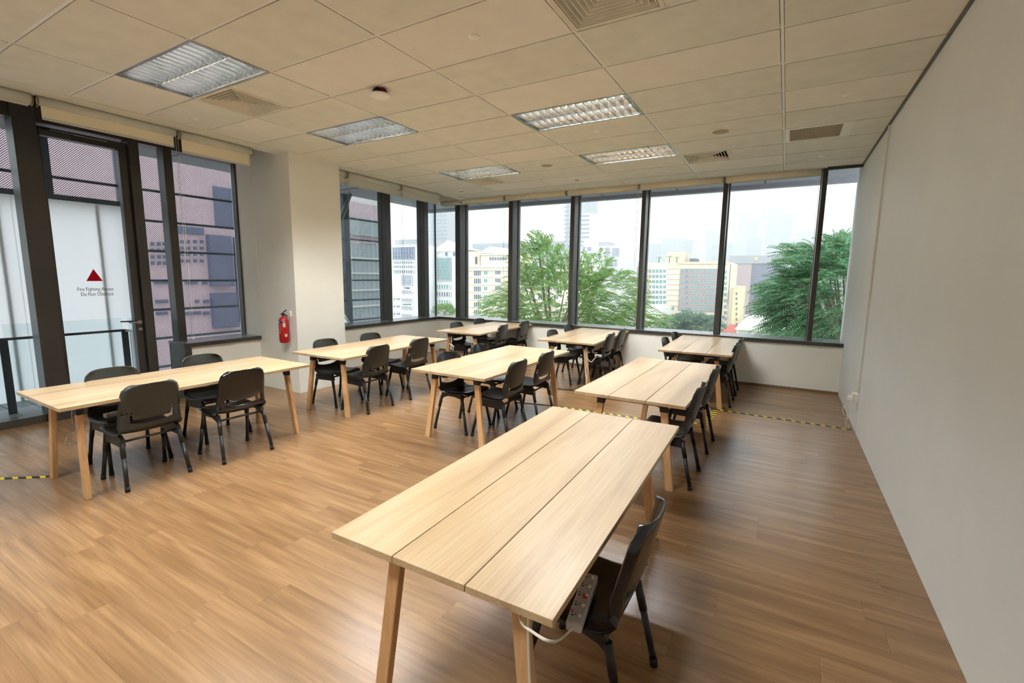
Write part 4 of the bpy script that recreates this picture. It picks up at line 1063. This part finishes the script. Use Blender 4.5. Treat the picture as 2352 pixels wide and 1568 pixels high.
# towers in the haze
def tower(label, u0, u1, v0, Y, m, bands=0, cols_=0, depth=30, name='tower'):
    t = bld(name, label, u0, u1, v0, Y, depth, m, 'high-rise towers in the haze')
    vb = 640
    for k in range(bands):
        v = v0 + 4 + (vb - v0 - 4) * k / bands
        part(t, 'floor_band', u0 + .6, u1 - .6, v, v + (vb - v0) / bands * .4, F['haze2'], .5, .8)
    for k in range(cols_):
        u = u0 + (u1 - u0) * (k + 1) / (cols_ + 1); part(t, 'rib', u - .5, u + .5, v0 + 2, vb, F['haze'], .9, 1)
    return t
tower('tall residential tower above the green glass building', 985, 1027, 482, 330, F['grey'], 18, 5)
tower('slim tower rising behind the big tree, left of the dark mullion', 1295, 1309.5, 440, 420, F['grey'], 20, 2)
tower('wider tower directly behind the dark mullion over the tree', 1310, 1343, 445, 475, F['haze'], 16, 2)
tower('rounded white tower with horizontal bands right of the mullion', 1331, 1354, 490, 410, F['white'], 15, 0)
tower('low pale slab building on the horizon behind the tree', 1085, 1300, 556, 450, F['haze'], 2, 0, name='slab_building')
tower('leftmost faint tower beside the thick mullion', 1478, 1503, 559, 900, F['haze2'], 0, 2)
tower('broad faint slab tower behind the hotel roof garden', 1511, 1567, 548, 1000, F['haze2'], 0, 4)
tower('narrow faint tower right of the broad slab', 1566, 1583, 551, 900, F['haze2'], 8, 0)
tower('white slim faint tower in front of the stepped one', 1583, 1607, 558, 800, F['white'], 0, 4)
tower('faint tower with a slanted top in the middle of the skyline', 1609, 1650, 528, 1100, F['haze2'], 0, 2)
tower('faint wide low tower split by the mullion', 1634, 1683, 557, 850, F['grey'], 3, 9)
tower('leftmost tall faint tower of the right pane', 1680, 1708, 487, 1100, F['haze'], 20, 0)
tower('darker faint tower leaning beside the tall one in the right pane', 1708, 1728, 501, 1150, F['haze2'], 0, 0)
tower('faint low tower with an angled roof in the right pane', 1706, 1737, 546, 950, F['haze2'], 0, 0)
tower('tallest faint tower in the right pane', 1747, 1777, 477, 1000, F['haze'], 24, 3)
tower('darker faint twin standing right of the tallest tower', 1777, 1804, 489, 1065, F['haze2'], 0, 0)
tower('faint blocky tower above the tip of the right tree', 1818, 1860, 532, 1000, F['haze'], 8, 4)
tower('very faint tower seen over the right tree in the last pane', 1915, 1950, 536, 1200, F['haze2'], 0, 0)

# pink buildings seen through the perforated screen (west side): faces turned to +x
def wbld(name, label, X, pts, m, depth=14):
    (u0, u1, v0) = pts; y0 = hit(u0, 650, 0, X).y; y1 = hit(u1, 650, 0, X).y; zt_ = hit((u0 + u1) / 2, v0, 0, X).z
    t = thing(name, label, 'building', (X, y0, GZ)); boxobj('facade', (-depth, 0, 0), (0, y1 - y0, zt_ - GZ), m, t); t_info[t.name] = (X, y0, GZ); return t
def wpart(t, name, u0, u1, v0, v1, m, out=.2):
    X, y0, zb = t_info[t.name]; a = hit(u0, (v0 + v1) / 2, 0, X); b2 = hit(u1, (v0 + v1) / 2, 0, X)
    zt_ = hit((u0 + u1) / 2, v0, 0, X).z; zb2 = hit((u0 + u1) / 2, v1, 0, X).z
    return boxobj(name, (-.3, a.y - y0, zb2 - zb), (out, b2.y - y0, zt_ - zb), m, t)
pk = wbld('pink_building', 'pink tiled building with small square windows behind the perforated screen', -46, (-60, 545, 200), F['pink'])
wpart(pk, 'dark_band', 405, 466, 521, 538, W_['dull']); wpart(pk, 'dark_tower_face', 491, 546, 432, 522, W_['dull'])
wpart(pk, 'glass_bay', 476, 527, 541, 657, W_['dull'], .6); wpart(pk, 'glass_bay', 484, 540, 672, 752, W_['dull'], .6); wpart(pk, 'glass_bay', 541, 546, 545, 740, W_['dull'], .4)
for v in (555, 570, 584, 599):
    for u in (416, 431, 447, 462): wpart(pk, 'window', u - 3.5, u + 3.5, v - 3.5, v + 3.5, W_['dull'])
for u0, u1, v in ((424, 452, 649), (463, 474, 649), (447, 456, 692), (466, 478, 692), (424, 460, 719), (466, 480, 719), (352, 384, 648), (356, 384, 692), (358, 384, 719), (345, 352, 560), (360, 367, 560), (373, 380, 560), (345, 352, 575), (360, 367, 575), (373, 380, 575), (346, 353, 590), (361, 368, 590), (374, 381, 590), (346, 353, 604), (361, 368, 604), (374, 381, 604)):
    wpart(pk, 'window', u0, u1, v - 4, v + 4, W_['dull'])
pc = wbld('clad_building', 'pale ribbed metal building behind the screen, right of the column', -30, (740, 872, 462), F['pink'], 2)
wpart(pc, 'cladding', 742, 872, 560, 770, F['palegreen'], .6); wpart(pc, 'band', 742, 872, 500, 540, F['palegreen'], .5)
for u in (792, 802, 812, 822, 832, 842, 853): wpart(pc, 'rib', u, u + 1.2, 560, 740, F['grey'], .63)
for v in (592, 626, 664, 700): wpart(pc, 'ledge', 780, 872, v, v + 3, F['white'], .8)

# ---- trees
def leafmat(name, rgb, red=.03):
    m, N, L, P = nt(name); out = N['Material Output']
    geo = N.new('ShaderNodeNewGeometry'); r = N.new('ShaderNodeValToRGB'); e = r.color_ramp.elements
    c = lin(rgb); e[0].position = 0; e[0].color = (c[0] * .45, c[1] * .55, c[2] * .6, 1); e[1].position = 1 - red; e[1].color = (c[0] * 1.45, c[1] * 1.3, c[2] * 1.05, 1)
    if red: k = e.new(1 - red + .005); k.color = (*lin((200, 110, 84)), 1)
    L.new(geo.outputs['Random Per Island'], r.inputs[0])
    P.inputs['Roughness'].default_value = .55; L.new(r.outputs[0], P.inputs['Base Color'])
    t = N.new('ShaderNodeBsdfTranslucent'); L.new(r.outputs[0], t.inputs[0]); mx = N.new('ShaderNodeMixShader'); mx.inputs[0].default_value = .4
    L.new(P.outputs[0], mx.inputs[1]); L.new(t.outputs[0], mx.inputs[2]); L.new(mx.outputs[0], out.inputs[0]); return m
M['leafA'] = leafmat('fresh_leaf', (142, 178, 116)); M['leafB'] = leafmat('deep_leaf', (122, 168, 132), .02); M['leafC'] = leafmat('far_leaf', (126, 156, 140), 0)
M['bark'] = mat('bark', (120, 104, 88), .9, noise=.2, scale=6)
nr_ = np.random.RandomState(5)
def fronds(ells, n, Y, Lf, out_dir, droop, leaf, npairs=9, jitter=1.0, wleaf=.24):
    """pinnate sprays inside a crown described by ellipsoids (centre, radii)"""
    V, Fc = [], []; vol = np.array([e[1][0] * e[1][1] * e[1][2] for e in ells]); vol = vol ** .8; pr_ = vol / vol.sum()
    cc = sum(np.array(e[0]) * p for e, p in zip(ells, pr_))
    for i in range(n):
        e = ells[nr_.choice(len(ells), p=pr_)]
        d = nr_.normal(size=3); d /= np.linalg.norm(d); rr_ = nr_.uniform(.25, 1) ** .45
        p = np.array(e[0]) + d * rr_ * np.array(e[1])
        o = (p - cc); o[2] += .35; o /= (np.linalg.norm(o) + 1e-6); dirn = o + np.array(out_dir) + nr_.normal(size=3) * .35 * jitter; dirn[2] *= .7; dirn /= np.linalg.norm(dirn)
        Lg = Lf * nr_.uniform(.7, 1.25); side = np.cross(dirn, (0, 0, 1)); side /= (np.linalg.norm(side) + 1e-6)
        roll_ = nr_.uniform(-.6, .6); side = side * math.cos(roll_) + np.array((0, 0, 1)) * math.sin(roll_)
        for k in range(npairs):
            t = (k + .6) / npairs; q = p + dirn * Lg * t + np.array((0, 0, -droop * Lg * t * t))
            ll = Lg * wleaf * (1 - .5 * abs(t - .45)) ; wl = ll * .20
            for s in (-1, 1):
                ld = side * s * .85 + dirn * .5 + np.array((0, 0, -.35)); ld /= np.linalg.norm(ld); wv = np.cross(ld, np.cross(side, dirn)); wv = dirn * .9 - ld * .3
                a0 = q; a1 = q + ld * ll * .5 + wv * wl; a2 = q + ld * ll; a3 = q + ld * ll * .5 - wv * wl
                b0 = len(V); V += [tuple(a0), tuple(a1), tuple(a2), tuple(a3)]; Fc.append((b0, b0 + 1, b0 + 2, b0 + 3))
    return V, Fc
def ell(u, v, Y, ru, rv, ry):
    c = hit(u, v, 1, Y); c2 = hit(u + ru, v, 1, Y); c3 = hit(u, v - rv, 1, Y)
    return ((c.x, c.y, c.z), (c2.x - c.x, ry, c3.z - c.z))
def tree(name, label, ells, n, Lf, leaf, base, lfs, out_dir=(0, 0, 0), droop=.5, npairs=9, nb=26, rt_=.16, wleaf=.24):
    t = thing(name, label, 'tree', base)
    V, Fc = fronds(ells, n, 0, Lf, out_dir, droop, leaf, npairs, wleaf=wleaf)
    V = [(a - base[0], b_ - base[1], c - base[2]) for a, b_, c in V]
    me = bpy.data.meshes.new('foliage'); me.from_pydata(V, [], Fc); me.materials.append(leaf)
    o = bpy.data.objects.new('foliage', me); COL.objects.link(o); o.parent = t; o['kind'] = 'stuff'
    b = B(); cc = Vector(ells[0][0]) - Vector(base); fork = Vector((cc.x * .6, cc.y * .6, cc.z - abs(ells[0][1][2]) * 1.0))
    tube(b, [(0, 0, 0), fork * .5 + Vector((.1, 0, 0)), fork], rt_, 10, r2=rt_ * .6); obj('trunk', b, M['bark'], t)
    b = B()
    for k in range(nb):
        e = ells[k % len(ells)]; d = Vector(nr_.normal(size=3)).normalized(); tip = Vector([e[0][i] + d[i] * e[1][i] * .85 for i in range(3)]) - Vector(base)
        mid = fork.lerp(tip, .5) + Vector((0, 0, -.15 * (tip - fork).length)) ; tube(b, smooth_path([fork, mid, tip], 3), rt_ * .32, 5, r2=rt_ * .04)
    o = obj('branches', b, M['bark'], t); o['kind'] = 'stuff'
    return t
eA = [ell(1270, 690, 17, 120, 85, 2.0), ell(1245, 610, 17, 62, 60, 1.3), ell(1165, 715, 16.5, 48, 50, 1.3), ell(1395, 690, 17.5, 85, 75, 1.8), ell(1360, 620, 17.5, 40, 40, 1.0), ell(1440, 735, 17, 60, 45, 1.3), ell(1300, 760, 17, 200, 50, 2), ell(1238, 562, 17, 22, 25, .5), ell(1505, 742, 17, 25, 28, .6)]
cA = Vector(eA[0][0])
tree('large_tree', 'big feathery green tree rising outside the middle of the back windows', eA, 3400, .52, M['leafA'], (cA.x, cA.y, GZ), 1, (0, 0, .25), .45, 10, 40, .22)
eB = [ell(1925, 690, 14.5, 95, 120, 1.6), ell(1850, 690, 14.5, 70, 80, 1.4), ell(1800, 665, 14.2, 45, 30, .9), ell(1790, 700, 14.2, 45, 25, .8), ell(1850, 610, 14.5, 55, 35, 1.1), ell(1930, 595, 14.6, 60, 45, 1.2), ell(1830, 750, 14.3, 70, 35, 1.1), ell(1845, 575, 14.6, 45, 14, .5), ell(1950, 565, 14.6, 30, 22, .6)]
cB = Vector(eB[0][0])
tree('layered_tree', 'dark green tree with layered drooping sprays outside the rightmost panes', eB, 3300, .42, M['leafB'], (cB.x + 1, cB.y, GZ), 1, (-.75, 0, -.05), .30, 9, 50, .20)
eC = [ell(1560, 745, 95, 38, 20, 5), ell(1610, 748, 95, 40, 22, 5), ell(1585, 735, 95, 30, 14, 4)]
cC = Vector(eC[0][0]); tree('distant_tree', 'hazy blue-green treetops in front of the hotel base', eC, 1300, 1.6, M['leafC'], (cC.x, cC.y, GZ), 1, (0, 0, .3), .4, 5, 16, .4, .4)
eD = [ell(1020, 712, 70, 18, 14, 2.2)]
cD = Vector(eD[0][0]); tree('small_tree', 'small round light green tree in front of the green glass building', eD, 500, .8, M['leafA'], (cD.x, cD.y, GZ), 1, (0, 0, .2), .4, 5, 10, .2, .4)
for u, v, lab in ((1538, 588, 'palm tree beside the roof block on the hotel roof'), (1514, 590, 'broad low palm at the left end of the hotel roof garden'), (1555, 590, 'small palm on the right of the hotel roof block')):
    c_ = hit(u, v, 1, 168); t = thing('roof_palm', lab, 'palm', (c_.x, 168, hit(u, 603, 1, 168).z), 0, 'palms on the hotel roof'); hh = c_.z - t.location.z
    b = B(); tube(b, [(0, 0, 0), (0, 0, hh)], .18, 6); obj('trunk', b, M['bark'], t)
    for k in range(9):
        a = 2 * math.pi * k / 9; b = B(); pr = None
        for q in range(5):
            s = q / 4; p = Vector((math.cos(a) * s * 1.5, math.sin(a) * s * 1.5, hh + .5 * s - 1.0 * s * s)); sd = Vector((-math.sin(a), math.cos(a), 0)) * .28 * (1 - .8 * s)
            c2 = (b.verts.new(p - sd), b.verts.new(p + sd))
            if pr: b.faces.new((pr[0], pr[1], c2[1], c2[0]))
            pr = c2
        obj('frond', b, M['leafC'], t)

# ---- haze over the city
m = bpy.data.materials.new('city_haze'); m.use_nodes = True; N = m.node_tree.nodes; L = m.node_tree.links; N.remove(N['Principled BSDF'])
vs_ = N.new('ShaderNodeVolumeScatter'); vs_.inputs['Color'].default_value = (.96, .98, 1, 1); vs_.inputs['Density'].default_value = .0016; vs_.inputs['Anisotropy'].default_value = .0
L.new(vs_.outputs[0], N['Material Output'].inputs['Volume'])
hz = boxobj('city_haze', (-1500, 60, GZ + .5), (1500, 1600, 420), m); tag(hz, 'thin white haze hanging over the distant city', 'haze', kind='stuff')
